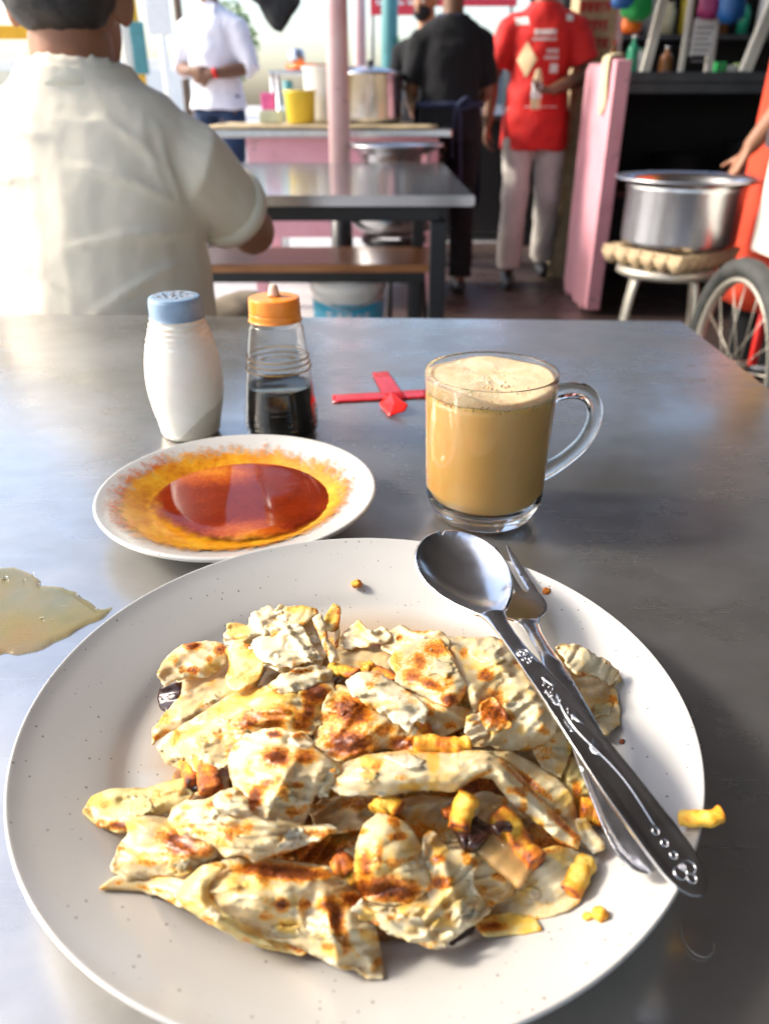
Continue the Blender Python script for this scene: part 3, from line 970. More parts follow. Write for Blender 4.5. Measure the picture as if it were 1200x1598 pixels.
# ------------------------------------------------------------------ background street
def building(x0, x1, y, h, m, label, rows, cols, wm='glass_dark', aw=None):
    t = thing('shop_house', ((x0 + x1) / 2, y + 3, 0), label, 'building')
    MB().box(x0, x1, y, y + 6, -.01, h).build('wall', M[m], t)
    MB().box(x0 - .15, x1 + .15, y - .25, y + 6.2, h + .001, h + .2).build('roof', M['plaster_white'], t)
    cw = (x1 - x0) / cols
    for r in range(rows):
        for c in range(cols):
            xa = x0 + c * cw + cw * .22
            xb = x0 + (c + 1) * cw - cw * .22
            za = 3.3 + r * 2.8
            if za + 1.5 > h:
                continue
            f = MB().box(xa - .06, xb + .06, y - .05, y - .002, za - .06, za + 1.46).build('window', M['plaster_white'], t)
            MB().box(xa, xb, y - .07, y - .051, za, za + 1.4).build('pane', M[wm], f)
    for c in range(cols):
        xa, xb = x0 + c * cw + .15, x0 + (c + 1) * cw - .15
        MB().box(xa, xb, y - .04, y - .002, 0, 2.5).build('shutter', M['paper' if c % 2 else 'plaster_cream'], t)
    if aw:
        v = [(x0 + .1, y - .003, 2.95), (x1 - .1, y - .003, 2.95), (x1 - .1, y - 1.3, 2.5), (x0 + .1, y - 1.3, 2.5)]
        v += [(a, b, c - .05) for a, b, c in v]
        MB().add(v, [(0, 1, 2, 3), (7, 6, 5, 4), (0, 4, 5, 1), (1, 5, 6, 2), (2, 6, 7, 3), (3, 7, 4, 0)]).build('awning', M[aw], t)
    return t
building(-34, -19, 34, 3.6, 'plaster_cream', 'cream shop house with yellow awning far across the street', 1, 4, aw='awning_yellow')
building(-24, -11, 52, 2.9, 'plaster_white', 'white shop house far across the street behind the standing man', 1, 4)
building(3.2, 14, 44, 3.0, 'plaster_cream', 'cream shop house behind the men in red and navy', 1, 3, aw='awning_red')
def signpost(px, pyt, Y, r, h, m, label, board=None):
    q = PY(px, 60, Y)
    t = thing('street_pole', (q.x, Y, 0), label, 'pole')
    MB().tube([(q.x, Y, -.012), (q.x, Y, h)], r, 12).build('shaft', M[m], t, True)
    if board:
        w, z0, z1, bmn = board
        MB().box(q.x - w, q.x + w, Y - r - .05, Y - r - .005, z0, z1, b=.01).build('sign_board', M[bmn], t)
signpost(196, 0, 9, .05, 4, 'white_paint', 'slim white street pole right of the seated man')
signpost(212, 0, 10, .06, 4, 'awning_yellow', 'yellow street pole with a teal board in the bright street', (.13, 1.25, 1.75, 'teal_paint'))
signpost(283, 0, 11, .05, 4, 'bark', 'thin brown street pole left of the standing man')
signpost(254, 0, 12, .05, 3.4, 'plaster_white', 'white pole with a lavender notice board', (.16, 1.75, 2.25, 'paper'))
q = PY(20, 55, 5.2)
t = thing('yellow_barrier', (q.x, 5.2, 0), 'yellow stand behind the left ear of the seated man', 'stand')
MB().box(q.x - .45, q.x + .22, 5.18, 5.24, q.z - .02, q.z + .05, b=.01).build('rail', M['awning_yellow'], t)
for x in (-.4, .16):
    MB().tube([(q.x + x, 5.21, -.002), (q.x + x, 5.21, q.z - .021)], .035, 12).build('leg', M['awning_yellow'], t, True)
def tree(x, y, h, label, seed):
    r_ = random.Random(seed)
    t = thing('street_tree', (x, y, 0), label, 'tree', 'trees across the street')
    MB().tube([(x, y, -.02), (x + .1, y, h * .3), (x, y + .1, h * .55)], [.16, .12, .07], 10).build('trunk', M['bark'], t, True)
    mb = MB()
    for k in range(900):
        a, b, c = (r_.gauss(0, 1) for _ in range(3))
        L = math.sqrt(a * a + b * b + c * c)
        rad = r_.random() ** .4
        p = Vector((x + a / L * rad * h * .28, y + b / L * rad * h * .28, h * .68 + c / L * rad * h * .3))
        s = r_.uniform(.06, .16)
        u = Vector((r_.uniform(-1, 1), r_.uniform(-1, 1), r_.uniform(-.4, .4))).normalized()
        w = u.orthogonal().normalized()
        mb.add([p - u * s, p + w * s * .5, p + u * s, p - w * s * .5], [(0, 1, 2, 3)])
    mb.build('crown', M['leaf_green'], t)
tree(-4.6, 26, 3.6, 'small pale green street tree right of the standing man', 3)
# red awning with white printing beyond the men
t = thing('red_banner', (.6, 9.2, 1.6), 'red banner with white lettering above the heads of the two men', 'banner')
a, b = PY(578, 24, 9.2), PY(775, 10, 9.2)
MB().box(a.x, a.x + .50, 9.19, 9.21, a.z, a.z + .45).build('cloth', M['awning_red'], t)
MB().box(a.x + .505, b.x + .2, 9.19, 9.21, b.z, a.z + .5).build('cloth', M['awning_red'], t)
lt = MB()
for k in range(16):
    x = a.x + .06 + k * .105
    zz = a.z + .09 if k < 4 else b.z + .07
    MB().box(x, x + .07, 9.184, 9.1885, zz, zz + .022).box(x, x + .018, 9.185, 9.1884, zz + .001, zz + .12).box(x + .001, x + .07, 9.1845, 9.1883, zz + .1, zz + .12).build('letter', M['white_print'], t)
for x in (a.x + .02, b.x + .15):
    MB().tube([(x, 9.23, -.01), (x, 9.23, a.z + .5)], .018, 8).build('pole', M['steel_dark'], t, True)
q = PY(633, 72, 7.6)
t = thing('red_stool', (q.x, 7.6, 0), 'red topped stand left of the man in navy', 'stand')
MB().box(q.x - .10, q.x + .10, 7.5, 7.7, q.z - .03, q.z, b=.006).build('seat', M['red_paint'], t)
for x in (-.08, .08):
    for y in (7.53, 7.67):
        MB().tube([(q.x + x, y, -.008), (q.x + x, y, q.z - .031)], .012, 8).build('leg', M['white_plastic'], t, True)
t = thing('dark_fill_table', (.85, 6.9, 0), 'dark low table added to fill the dark gap behind the men in red and black', 'table')  # added block that darkens the bright ground behind the men
MB().box(.25, 1.75, 6.5, 7.2, .86, .90, b=.005).build('tabletop', M['steel_dark'], t)
MB().box(.27, 1.73, 6.56, 7.18, .05, .855).build('cabinet', M['dark'], t)
lathe_thing('water_jug', pot_profile(.075, .22, .008), (.70, 6.75, .901), M['white_plastic'], 'white plastic pail on the added dark table between the two men', 'pail')
lathe_thing('cooking_pot', pot_profile(.10, .16, .01), (1.32, 6.75, .901), M['alu'], 'small aluminium pot on the added dark table right of the man in red', 'pot')
tag(MB().box(1.12, 1.20, 6.7, 6.8, .901, 1.05, b=.006).build('pink_carton', M['magenta']), 'magenta carton on the added dark table', 'carton')
# parked car pale, far beyond
q = PY(745, 45, 10.5)
t = thing('parked_car', (q.x, 10.5, 0), 'pale silver parked car beyond the two men', 'car')
car = [(-2.0, .35), (-2.05, .75), (-1.5, .95), (-.95, 1.38), (.45, 1.42), (1.15, .98), (1.95, .85), (2.05, .4), (1.9, .28), (-1.9, .28)]
v = [(q.x + x, 10.5, z) for x, z in car] + [(q.x + x, 12.1, z) for x, z in car]
n_ = len(car)
MB().add(v, [tuple(range(n_ - 1, -1, -1)), tuple(range(n_, 2 * n_))] + [(i, (i + 1) % n_, n_ + (i + 1) % n_, n_ + i) for i in range(n_)]).build('body', mat('car_paint', (.55, .6, .66), .25, .5), t)
for x0, x1 in ((-1.2, -.2), (-.12, .75)):
    MB().box(q.x + x0, q.x + x1, 10.485, 10.498, .95, 1.30).build('window', M['glass_dark'], t)
for x in (-1.25, 1.25):
    MB().tube([(q.x + x, 10.47, .30), (q.x + x, 10.66, .30)], .31, 24).build('wheel', M['rubber'], t, True)

# dark tarpaulin corner hanging at the top
mb = MB()
g = []
for j in range(14):
    for i in range(18):
        s, tt = i / 17, j / 13
        a = PY(372 + 95 * s, -60, 3.0)
        dip = (.09 + .10 * math.exp(-((s - .62) / .30) ** 2))
        zt = a.z + .28
        g.append((a.x, 3.0 + .02 * math.sin(s * 14) * (1 - tt) + .03 * noise.noise(Vector((s * 5, tt * 5, 0))), zt - (zt - a.z + dip) * tt + .012 * noise.noise(Vector((s * 9, tt * 6, 4)))))
mb.add(g, [(j * 18 + i, j * 18 + i + 1, (j + 1) * 18 + i + 1, (j + 1) * 18 + i) for j in range(13) for i in range(17)])
o = mb.build('hanging_tarp', M['tarp'], None, True)
o.modifiers.new('s', 'SOLIDIFY').thickness = .01
tag(o, 'dark ragged tarpaulin hanging above the counter', 'tarpaulin')
tag(MB().tube([(PY(372, -60, 3.0).x, 3.0, PY(372, -60, 3.0).z + .28), (PY(372, -60, 3.0).x, 2.9, 2.395)], .004, 6).build('tarp_rope', M['tarp']), 'dark rope holding the left corner of the tarpaulin', 'rope')
tag(MB().tube([(PY(467, -60, 3.0).x, 3.0, PY(467, -60, 3.0).z + .28), (PY(467, -60, 3.0).x, 2.9, 2.395)], .004, 6).build('tarp_rope', M['tarp']), 'dark rope holding the right corner of the tarpaulin', 'rope')

# ------------------------------------------------------------------ people
def remesh(vox, sm=2, disp=0.0, dsize=.12, sub=0):
    def f(o):
        r = o.modifiers.new('remesh', 'REMESH')
        r.mode = 'VOXEL'
        r.voxel_size = vox
        r.use_smooth_shade = True
        s = o.modifiers.new('smooth', 'SMOOTH')
        s.iterations = sm
        s.factor = .5
        if disp:
            tex = bpy.data.textures.new('folds', 'CLOUDS')
            tex.noise_scale = dsize
            tex.noise_depth = 1
            d = o.modifiers.new('folds', 'DISPLACE')
            d.texture = tex
            d.strength = disp
            d.mid_level = .5
            d.texture_coords = 'LOCAL'
    return f

def hand(mb, wrist, d, palm_n, s=1.0, curl=.6, side=1):
    """palm and five fingers; d: pointing direction, palm_n: palm normal (fingers curl towards it)"""
    d = Vector(d).normalized()
    n = Vector(palm_n)
    n = (n - d * n.dot(d)).normalized()
    w = d.cross(n) * side
    wrist = Vector(wrist)
    mb.tube([wrist - d * .02, wrist + d * .025 * s, wrist + d * .06 * s, wrist + d * .09 * s], [(.027 * s, .020 * s), (.036 * s, .016 * s), (.041 * s, .015 * s), (.038 * s, .012 * s)], 14, up=n)
    for k, (off, L) in enumerate(((-.030, .068), (-.010, .078), (.010, .074), (.029, .058))):
        p = wrist + d * .085 * s + w * off * s
        pts = [p - d * .01 * s, p]
        a = .25
        for j, fl in enumerate((.42, .33, .25)):
            a += curl * (.9 if j else .5)
            p = p + (d * math.cos(a) + n * math.sin(a)) * L * fl * s
            pts.append(p)
        mb.tube(pts, [.0095 * s, .0095 * s, .0088 * s, .0080 * s, .0062 * s], 8)
    p = wrist + d * .025 * s - w * .028 * s
    q = p + (d * .55 - w * .65 + n * .35).normalized() * .038 * s
    mb.tube([p, q, q + (d * .85 - w * .1 + n * .5).normalized() * .034 * s], [.013 * s, .0105 * s, .008 * s], 8)

def person(name, loc, rotz, label, J, skin, parts, scale=1.0, torso_w=1.0, belly=0.0, head_yaw=0.0, head_pitch=0.0, vox=.0075, hands=None, head_dz=0.0):
    t = thing(name, loc, label, 'person', None, rotz)
    t.scale = (scale,) * 3
    P = Vector(J['pelvis'])
    lean = J.get('lean', 0.0)
    def at(dz, x=0, y=0):
        return P + Vector((x, y + lean * dz, dz))
    w = torso_w
    prof_ = [(-.09, .13, .10), (-.02, .165, .125), (.06, .165, .12), (.16, .150 + belly * .02, .112 + belly * .06), (.27, .158, .118 + belly * .03), (.36, .172, .118), (.43, .165, .10), (.475, .12, .08), (.50, .062, .062), (.58, .052, .056)]
    b = MB()
    b.tube([at(z) for z, _, _ in prof_], [(ra * w * (1 if z < .49 else 1), rb) for z, ra, rb in prof_], 24, up=(0, 1, 0))
    hc = at(.665 + head_dz, 0, .025)
    Hm = Matrix.Rotation(head_yaw, 3, 'Z') @ Matrix.Rotation(head_pitch, 3, 'X')
    hp = lambda x, y, z: hc + Hm @ Vector((x, y, z))
    b.ell(hp(0, -.012, .025), (.076, .094, .098), 20, 14, Hm)
    b.ell(hp(0, .022, -.035), (.058, .068, .082), 18, 12, Hm)
    b.tube([hp(0, .082, .02), hp(0, .100, -.012), hp(0, .108, -.028), hp(0, .088, -.038)], [.008, .012, .014, .009], 10)
    for s in (-1, 1):
        b.ell(hp(s * .078, -.012, -.005), (.012, .022, .034), 10, 8, Hm @ Matrix.Rotation(s * -.35, 3, 'Z'))
        b.ell(hp(s * .032, .074, .030), (.022, .012, .007), 8, 6, Hm)
    b.tube([at(.49, 0, -.005), hc + Vector((0, -.025, -.05))], [.056, .058], 16)
    for s, k in ((-1, 'l'), (1, 'r')):
        S, E, Wr = (Vector(J[a + k]) for a in ('shoulder_', 'elbow_', 'wrist_'))
        b.tube([at(.42, s * .09), S, S.lerp(E, .35), S.lerp(E, .7), E, E.lerp(Wr, .3), E.lerp(Wr, .7), Wr], [.06, .056, .05, .043, .041, .043, .034, .026], 14)
        H, K, A = (Vector(J[a + k]) for a in ('hip_', 'knee_', 'ankle_'))
        b.tube([H + Vector((0, 0, .03)), H.lerp(K, .2), H.lerp(K, .6), K, K.lerp(A, .3), K.lerp(A, .7), A], [.09, .088, .068, .055, .056, .042, .036], 16)
        fd = Vector(J.get('foot_' + k, (0, 1, 0))).normalized()
        b.tube([A + Vector((0, 0, -.035)) - fd * .05, A + Vector((0, 0, -.045)) + fd * .03, A + Vector((0, 0, -.062)) + fd * .11, A + Vector((0, 0, -.07)) + fd * .17], [.034, .040, .030, .018], 12)
        hd = (hands or {}).get(k, {})
        d = Vector(hd.get('d', Wr - E))
        hand(b, Wr, d, hd.get('n', (-s, .3, 0)), 1.0, hd.get('curl', .55), hd.get('side', s))
    body = b.build('body', skin, t, True, True, remesh(vox, 3))
    # eyes and lips
    for s in (-1, 1):
        MB().ell(hp(s * .032, .070, .012), (.013, .013, .010), 10, 8).build('eye', M['eye'], t, True, True)
        MB().ell(hp(s * .032, .0795, .012), (.006, .005, .006), 8, 6).build('iris', M['black_metal'], t, True, True)
    MB().ell(hp(0, .083, -.066), (.024, .009, .009), 12, 8, Hm).build('lips', M['lip'], t, True, True)
    hb = MB()
    hb.ell(hp(0, -.022, .045), (.083, .097, .092), 22, 14, Hm)
    if parts.get('hair_low', True):
        hb.ell(hp(0, -.045, .005), (.078, .070, .060), 18, 12, Hm)
    hb.build('hair', parts.get('hair', M['hair']), t, True, True, remesh(.007, 1, .006, .02))
    if 'mask' in parts:
        mk = MB().ell(hp(0, .045, -.045), (.058, .062, .055), 18, 12, Hm)
        mk.build('face_mask', parts['mask'], t, True, True)
    if 'shirt' in parts:
        sh = parts['shirt']
        g = sh.get('gap', .016)
        hem = sh.get('hem', -.10)
        c = MB()
        pr = [(hem, .172 + sh.get('flare', 0), .132), (-.02, .168 + sh.get('flare', 0) * .6, .128)] + prof_[2:8] + [(.492, .085, .075), (.512, .070, .068)]
        c.tube([at(z) for z, _, _ in pr], [(ra * w + g, rb + g) for z, ra, rb in pr], 28, up=(0, 1, 0))
        sl = sh.get('sleeve', .7)
        for s, k in ((-1, 'l'), (1, 'r')):
            S, E, Wr = (Vector(J[a + k]) for a in ('shoulder_', 'elbow_', 'wrist_'))
            e = sh.get('sr', .014)
            if sl <= 1:
                c.tube([at(.40, s * .08), S, S.lerp(E, sl * .55), S.lerp(E, sl)], [.075 + e, .068 + e, .060 + e * 1.2, .056 + e * 1.8], 18)
            else:
                c.tube([at(.40, s * .08), S, S.lerp(E, .6), E, E.lerp(Wr, sl - 1)], [.075 + e, .066 + e, .056 + e, .052 + e, .044 + e * 1.2], 18)
        for pl, cr0 in sh.get('creases', ()):
            pts = []
            for (cx_, cz_) in spline([Vector((a_, b_, 0)) for a_, b_ in pl], 6) and [(q_.x, q_.y) for q_ in spline([Vector((a_, b_, 0)) for a_, b_ in pl], 6)]:
                ra = float(np.interp(cz_, [p_[0] for p_ in pr], [p_[1] for p_ in pr])) * w + g
                rb = float(np.interp(cz_, [p_[0] for p_ in pr], [p_[2] for p_ in pr])) + g
                cr = cr0 * .55
                pts.append(at(cz_, cx_, -rb * math.sqrt(max(.05, 1 - (cx_ / ra) ** 2)) + cr * .15))
            nn_ = len(pts)
            c.tube(pts, [cr * (.35 + .65 * math.sin(PI * (i_ + .5) / nn_)) for i_ in range(nn_)], 10)
        c.build('shirt', sh['m'], t, True, True, remesh(sh.get('vox', .009), 3, sh.get('disp', .02), sh.get('dsize', .1)))
    if 'trousers' in parts:
        tr = parts['trousers']
        c = MB()
        c.tube([at(-.10), at(-.02), at(.08)], [(.135 * w, .105), (.160 * w, .122), (.158 * w, .120)], 24, up=(0, 1, 0))
        for k in ('l', 'r'):
            H, K, A = (Vector(J[a + k]) for a in ('hip_', 'knee_', 'ankle_'))
            e = tr.get('e', 0)
            c.tube([H + Vector((0, 0, .05)), H.lerp(K, .2), H.lerp(K, .6), K, K.lerp(A, .4), A + (K - A) * .03], [.086 + e, .090 + e, .082 + e, .075 + e, .072 + e, .070 + e], 18)
        c.build('trousers', tr['m'], t, True, True, remesh(.010, 2, .018, .09))
    for k in ('l', 'r'):
        A = Vector(J['ankle_' + k])
        fd = Vector(J.get('foot_' + k, (0, 1, 0))).normalized()
        c = MB().tube([A + Vector((0, 0, -.04)) - fd * .075, A + Vector((0, 0, -.045)), A + Vector((0, 0, -.055)) + fd * .10, A + Vector((0, 0, -.062)) + fd * .20], [.030, .046, .042, .024], 14)
        c.build('shoe', parts.get('shoe', M['sneaker']), t, True, True, remesh(.008, 2))
    bpy.context.view_layer.update()
    return t, at, hp

def stand(**kw):
    J = dict(pelvis=(0, 0, .95), shoulder_l=(-.175, 0, 1.325), shoulder_r=(.175, 0, 1.325), elbow_l=(-.235, -.02, 1.10), elbow_r=(.235, -.02, 1.10),
             wrist_l=(-.235, .09, .87), wrist_r=(.235, .09, .87), hip_l=(-.09, 0, .92), hip_r=(.09, 0, .92), knee_l=(-.10, .03, .50), knee_r=(.10, .03, .50),
             ankle_l=(-.10, 0, .085), ankle_r=(.10, 0, .085))
    J.update({k: v for k, v in kw.items()})
    return J

def cloth_shirt():
    t = NT('cream_shirt')
    t.base(t.ramp(t.noise(5, 4), [(.3, (.82, .73, .56)), (.7, (.87, .79, .63))]))
    t.set(Roughness=.85, Sheen_Weight=.15, Subsurface_Weight=.12, Subsurface_Scale=.02)
    a = t.noise(9, 3, .5)
    b = t.noise(420, 2)
    t.bump(t.math('ADD', a, t.math('MULTIPLY', b, .01)), .35, .02)
    return t.m
M['cream_shirt'] = cloth_shirt()

CREASES = [([(.150, .36), (.10, .42), (.05, .45)], .012), ([(.155, .33), (.09, .37), (.01, .39)], .013), ([(.158, .295), (.09, .30), (.00, .285)], .013), ([(.155, .26), (.09, .235), (.02, .19)], .013),
           ([(.155, .22), (.10, .17), (.05, .11)], .012), ([(.158, .17), (.11, .13), (.08, .08)], .011), ([(.15, .05), (.06, .055), (-.03, .035)], .013), ([(.16, .0), (.08, -.008), (-.01, .006)], .012), ([(.15, -.05), (.07, -.045), (-.02, -.055)], .012),
           ([(-.15, .34), (-.09, .37), (-.03, .375)], .012), ([(-.15, .28), (-.08, .27), (-.01, .23)], .012), ([(-.15, .20), (-.09, .16), (-.03, .10)], .011), ([(-.12, .05), (-.05, .07), (.02, .07)], .011), ([(-.13, -.02), (-.04, -.01), (.03, -.03)], .011),
           ([(.125, .44), (.138, .38), (.15, .33)], .012), ([(.105, .455), (.115, .40), (.135, .35)], .010), ([(-.02, .455), (.03, .44), (.07, .445)], .009), ([(-.09, .44), (-.05, .43), (0, .425)], .009)]
# the seated man: his back to the camera, facing away (+Y)
mx, my = -.445, 1.26
J = dict(pelvis=(0, .0, .53), lean=.03, shoulder_l=(-.165, .01, .915), shoulder_r=(.150, .015, .905), elbow_l=(-.225, .20, .76), elbow_r=(.212, .17, .795),
         wrist_l=(-.16, .42, .80), wrist_r=(.12, .44, .80), hip_l=(-.10, .02, .545), hip_r=(.10, .02, .545), knee_l=(-.22, .40, .54), knee_r=(.14, .37, .60),
         ankle_l=(-.20, .36, .085), ankle_r=(.14, .33, .10))
sm, at_, hp_ = person('person', (mx, my, 0), 0, 'seated man in a cream shirt seen from behind, bent over the far table', J, M['skin_tan'],
    dict(shirt=dict(m=M['cream_shirt'], gap=.014, hem=-.11, sleeve=.60, sr=.003, disp=.008, dsize=.09, vox=.0055, flare=.02, creases=CREASES),
         trousers=dict(m=M['khaki'], e=.0), hair_low=True), torso_w=.93, belly=.8, vox=.006, head_dz=-.068)
# soft collar ring with an uneven edge
cb = MB()
n_ = 72
g = []
for r_, (rad, z) in enumerate(((.090, .480), (.083, .496), (.076, .508), (.072, .516))):
    for k in range(n_):
        a = 2 * PI * k / n_
        wob = .0035 * noise.noise(Vector((math.cos(a) * 5, math.sin(a) * 5, 3))) * (r_ / 1.5) + (.003 * noise.noise(Vector((math.cos(a) * 11, math.sin(a) * 11, 7))) if r_ == 3 else 0)
        p = at_(z + wob - .008 * math.sin(a), rad * math.cos(a) * 1.0, rad * math.sin(a) * .98 - .004)
        g.append(p)
cb.add(g, [(j * n_ + k, j * n_ + (k + 1) % n_, (j + 1) * n_ + (k + 1) % n_, (j + 1) * n_ + k) for j in range(3) for k in range(n_)])
o = cb.build('collar', M['cream_shirt'], sm, True, True)
o.modifiers.new('s', 'SOLIDIFY').thickness = .005
# turned-up sleeve cuff
S, E_ = Vector(J['shoulder_r']), Vector(J['elbow_r'])
MB().tube([S.lerp(E_, .48), S.lerp(E_, .56), S.lerp(E_, .64)], [.066, .068, .065], 28, caps=False).build('sleeve_cuff', M['cream_shirt'], sm, True, True, lambda o: setattr(o.modifiers.new('s', 'SOLIDIFY'), 'thickness', .005))

# standing man in a white shirt, hands together
q = PY(345, 200, 6.0)
t, at_, hp_ = person('person', (q.x, 6.0, 0), R(160), 'standing man in a loose white shirt and navy trousers with hands together', stand(
    elbow_l=(-.25, .0, 1.12), elbow_r=(.25, .0, 1.12), wrist_l=(-.07, .19, 1.08), wrist_r=(.07, .19, 1.10)), M['skin_dark'],
    dict(shirt=dict(m=M['white_cloth'], hem=-.06, sleeve=1.15, flare=.02, gap=.016, sr=.012), trousers=dict(m=M['navy']), mask=M['mask']), scale=1.06, belly=.5, torso_w=.92,
    hands=dict(l=dict(d=(1, .15, -.1), n=(0, -1, 0), side=-1), r=dict(d=(-1, .2, -.1), n=(0, -1, 0), side=1)), vox=.009)
for s in (-1, 1):
    MB().add([at_(.49, s * .012, .088), at_(.46, s * .075, .098), at_(.515, s * .072, .060), at_(.53, s * .03, .078)], [(0, 1, 2, 3)]).build('collar', M['white_cloth'], t, False, True, lambda o: setattr(o.modifiers.new('s', 'SOLIDIFY'), 'thickness', .006))
MB().tube([(-.11, .175, 1.09), (-.09, .182, 1.085)], .031, 14).build('wristband', M['red_cloth'], t, True, True)

# man in navy seen from behind with a tied apron
q = PY(697, 300, 4.6)
t, at_, hp_ = person('person', (q.x, 4.6, 0), R(6), 'man in a black shirt seen from behind with a navy apron tied at the waist', stand(
    shoulder_l=(-.165, 0, 1.325), shoulder_r=(.165, 0, 1.325), elbow_l=(-.215, .05, 1.11), elbow_r=(.215, .05, 1.10), wrist_l=(-.18, .26, 1.02), wrist_r=(.16, .26, 1.0)), M['skin_dark'],
    dict(shirt=dict(m=M['black_cloth'], sleeve=.85, gap=.014, sr=.008), trousers=dict(m=M['black_cloth'])), scale=.945, torso_w=.97, vox=.009)
ap = MB()
ap.tube([at_(.07), at_(.10)], [(.197, .155), (.195, .153)], 32, caps=False, up=(0, 1, 0))
ap.build('apron_belt', M['apron_blue'], t, True, True, lambda o: setattr(o.modifiers.new('s', 'SOLIDIFY'), 'thickness', .005))
MB().tube(spline([at_(.085, .01, -.152), at_(.04, .03, -.168), at_(-.10, .035, -.165), at_(-.30, .05, -.155)], 4), .013, 8, flat=.35).build('apron_tie', M['apron_blue'], t, True, True)
MB().tube(spline([at_(.085, .01, -.152), at_(.03, .00, -.168), at_(-.08, -.01, -.165), at_(-.18, -.005, -.155)], 4), .012, 8, flat=.35).build('apron_tie', M['apron_blue'], t, True, True)
MB().tube(spline([at_(.085, .012, -.155), at_(.12, .06, -.165), at_(.085, .09, -.162), at_(.06, .05, -.168), at_(.085, .012, -.155)], 4), .010, 8, flat=.4).build('apron_bow', M['apron_blue'], t, True, True)
MB().tube([at_(.475, 0, 0), at_(.505, 0, 0)], [(.098, .092), (.088, .086)], 28, caps=False, up=(0, 1, 0)).build('apron_neck_strap', M['apron_blue'], t, True, True, lambda o: setattr(o.modifiers.new('s', 'SOLIDIFY'), 'thickness', .005))
g = []
for j in range(12):
    for i in range(12):
        a = PI * (.12 + .76 * i / 11)
        z = .10 - .55 * j / 11
        g.append(at_(z, .205 * math.cos(a) * (1 + .1 * j / 11), .165 * math.sin(a) + .012 * math.sin(a * 9) * j / 11))
MB().add(g, [(j * 12 + i, j * 12 + i + 1, (j + 1) * 12 + i + 1, (j + 1) * 12 + i) for j in range(11) for i in range(11)]).build('apron', M['apron_blue'], t, True, True)

# masked person behind him
q = PY(664, 80, 5.5)
person('person', (q.x, 5.5, 0), R(148), 'dark haired person in a black face mask half hidden behind the man in black', stand(), M['skin_light'],
    dict(shirt=dict(m=M['black_cloth'], sleeve=.8), trousers=dict(m=M['black_cloth']), mask=M['mask']), scale=.94, torso_w=.85, head_pitch=R(-18), vox=.009)

# man in red jersey walking towards the camera
q = PY(826, 300, 4.9)
t, at_, hp_ = person('person', (q.x, 4.9, 0), R(176), 'man in a long red printed jersey and pale trousers holding a wrapped bottle', stand(
    shoulder_l=(-.180, 0, 1.33), shoulder_r=(.180, 0, 1.33), elbow_l=(-.27, .0, 1.13), elbow_r=(.26, -.02, 1.11), wrist_l=(-.055, .20, 1.05), wrist_r=(.275, .07, .87),
    knee_l=(-.11, -.02, .50), ankle_l=(-.13, -.20, .11), knee_r=(.09, .05, .50), ankle_r=(.10, .05, .085)), M['skin_dark'],
    dict(shirt=dict(m=M['red_cloth'], hem=-.20, sleeve=.72, gap=.016, sr=.014, flare=.012), trousers=dict(m=M['grey_cloth'], e=.004)), scale=.995, torso_w=.96,
    hands=dict(l=dict(d=(.9, .35, .0), n=(0, .3, 1), curl=.8, side=-1)), vox=.009)
shirt = [c for c in t.children if c.name.startswith('shirt')][0]
def print_patch(name, pts, m):
    """flat print lying on the jersey"""
    n = 8
    A_, B_, C_, D_ = (Vector(p) for p in pts)
    g = [A_.lerp(B_, i / n).lerp(D_.lerp(C_, i / n), j / n) for j in range(n + 1) for i in range(n + 1)]
    o = MB().add(g, [(j * (n + 1) + i, j * (n + 1) + i + 1, (j + 1) * (n + 1) + i + 1, (j + 1) * (n + 1) + i) for j in range(n) for i in range(n)]).build(name, m, t, True, True)
    sw = o.modifiers.new('w', 'SHRINKWRAP')
    sw.target = shirt
    sw.wrap_method = 'PROJECT'
    sw.use_negative_direction = True
    sw.use_positive_direction = True
    sw.use_project_y = True
    sw.offset = .0025
    return o
def rect(cx, cz, w_, h_, sk=0.0):
    return [at_(cz - h_, -cx - w_, .20), at_(cz - h_, -cx + w_, .20), at_(cz + h_, -cx + w_ + sk, .20), at_(cz + h_, -cx - w_ + sk, .20)]
for k in range(6):
    print_patch('print_letter', rect(-.048 + k * .020, .372, .0075, .013), M['white_print'])
for k in range(5):
    print_patch('print_letter', rect(-.052 + k * .026, .340, .011, .006), M['white_print'])
for k in range(4):
    print_patch('print_letter', rect(.022 + k * .017, .285, .006, .010), M['white_print'])
for k in range(4):
    print_patch('print_letter', rect(.014 + k * .020, .255, .008, .008), M['white_print'])
print_patch('shoulder_print', rect(-.118, .425, .034, .017, .01), M['white_print'])
print_patch('shoulder_print', rect(.128, .440, .018, .016), M['white_print'])
cx0, cz0 = -.085, .245
print_patch('diamond_print', [at_(cz0 - .085, -cx0, .20), at_(cz0 + .0, -cx0 - .052, .20), at_(cz0 + .085, -cx0 + .004, .20), at_(cz0, -cx0 + .05, .20)], M['cream_print'])
print_patch('badge_print', rect(.062, .205, .022, .022), M['white_print'])
print_patch('pocket_seam', rect(.01, .02, .09, .0022), M['white_print'])
wb = t.matrix_world @ Vector((.03, .235, 1.06))
bt = thing('wrapped_bottle', tuple(wb - Vector((0, 0, .10))), 'pale wrapped bottle held in the hand of the man in red', 'bottle')
b0 = wb - Vector((0, 0, .10))
MB().lathe(smooth_prof([(0, 0), (.022, .0), (.026, .02), (.024, .10), (.027, .13), (.018, .165), (.012, .185), (0, .19)], 3), tuple(b0), 20).build('body', M['cream_print'], bt, True)
MB().lathe([(.0265, .05), (.0285, .055), (.0275, .12), (.0285, .125), (.0265, .05)], tuple(b0), 20).build('wrapper', M['paper'], bt, True)

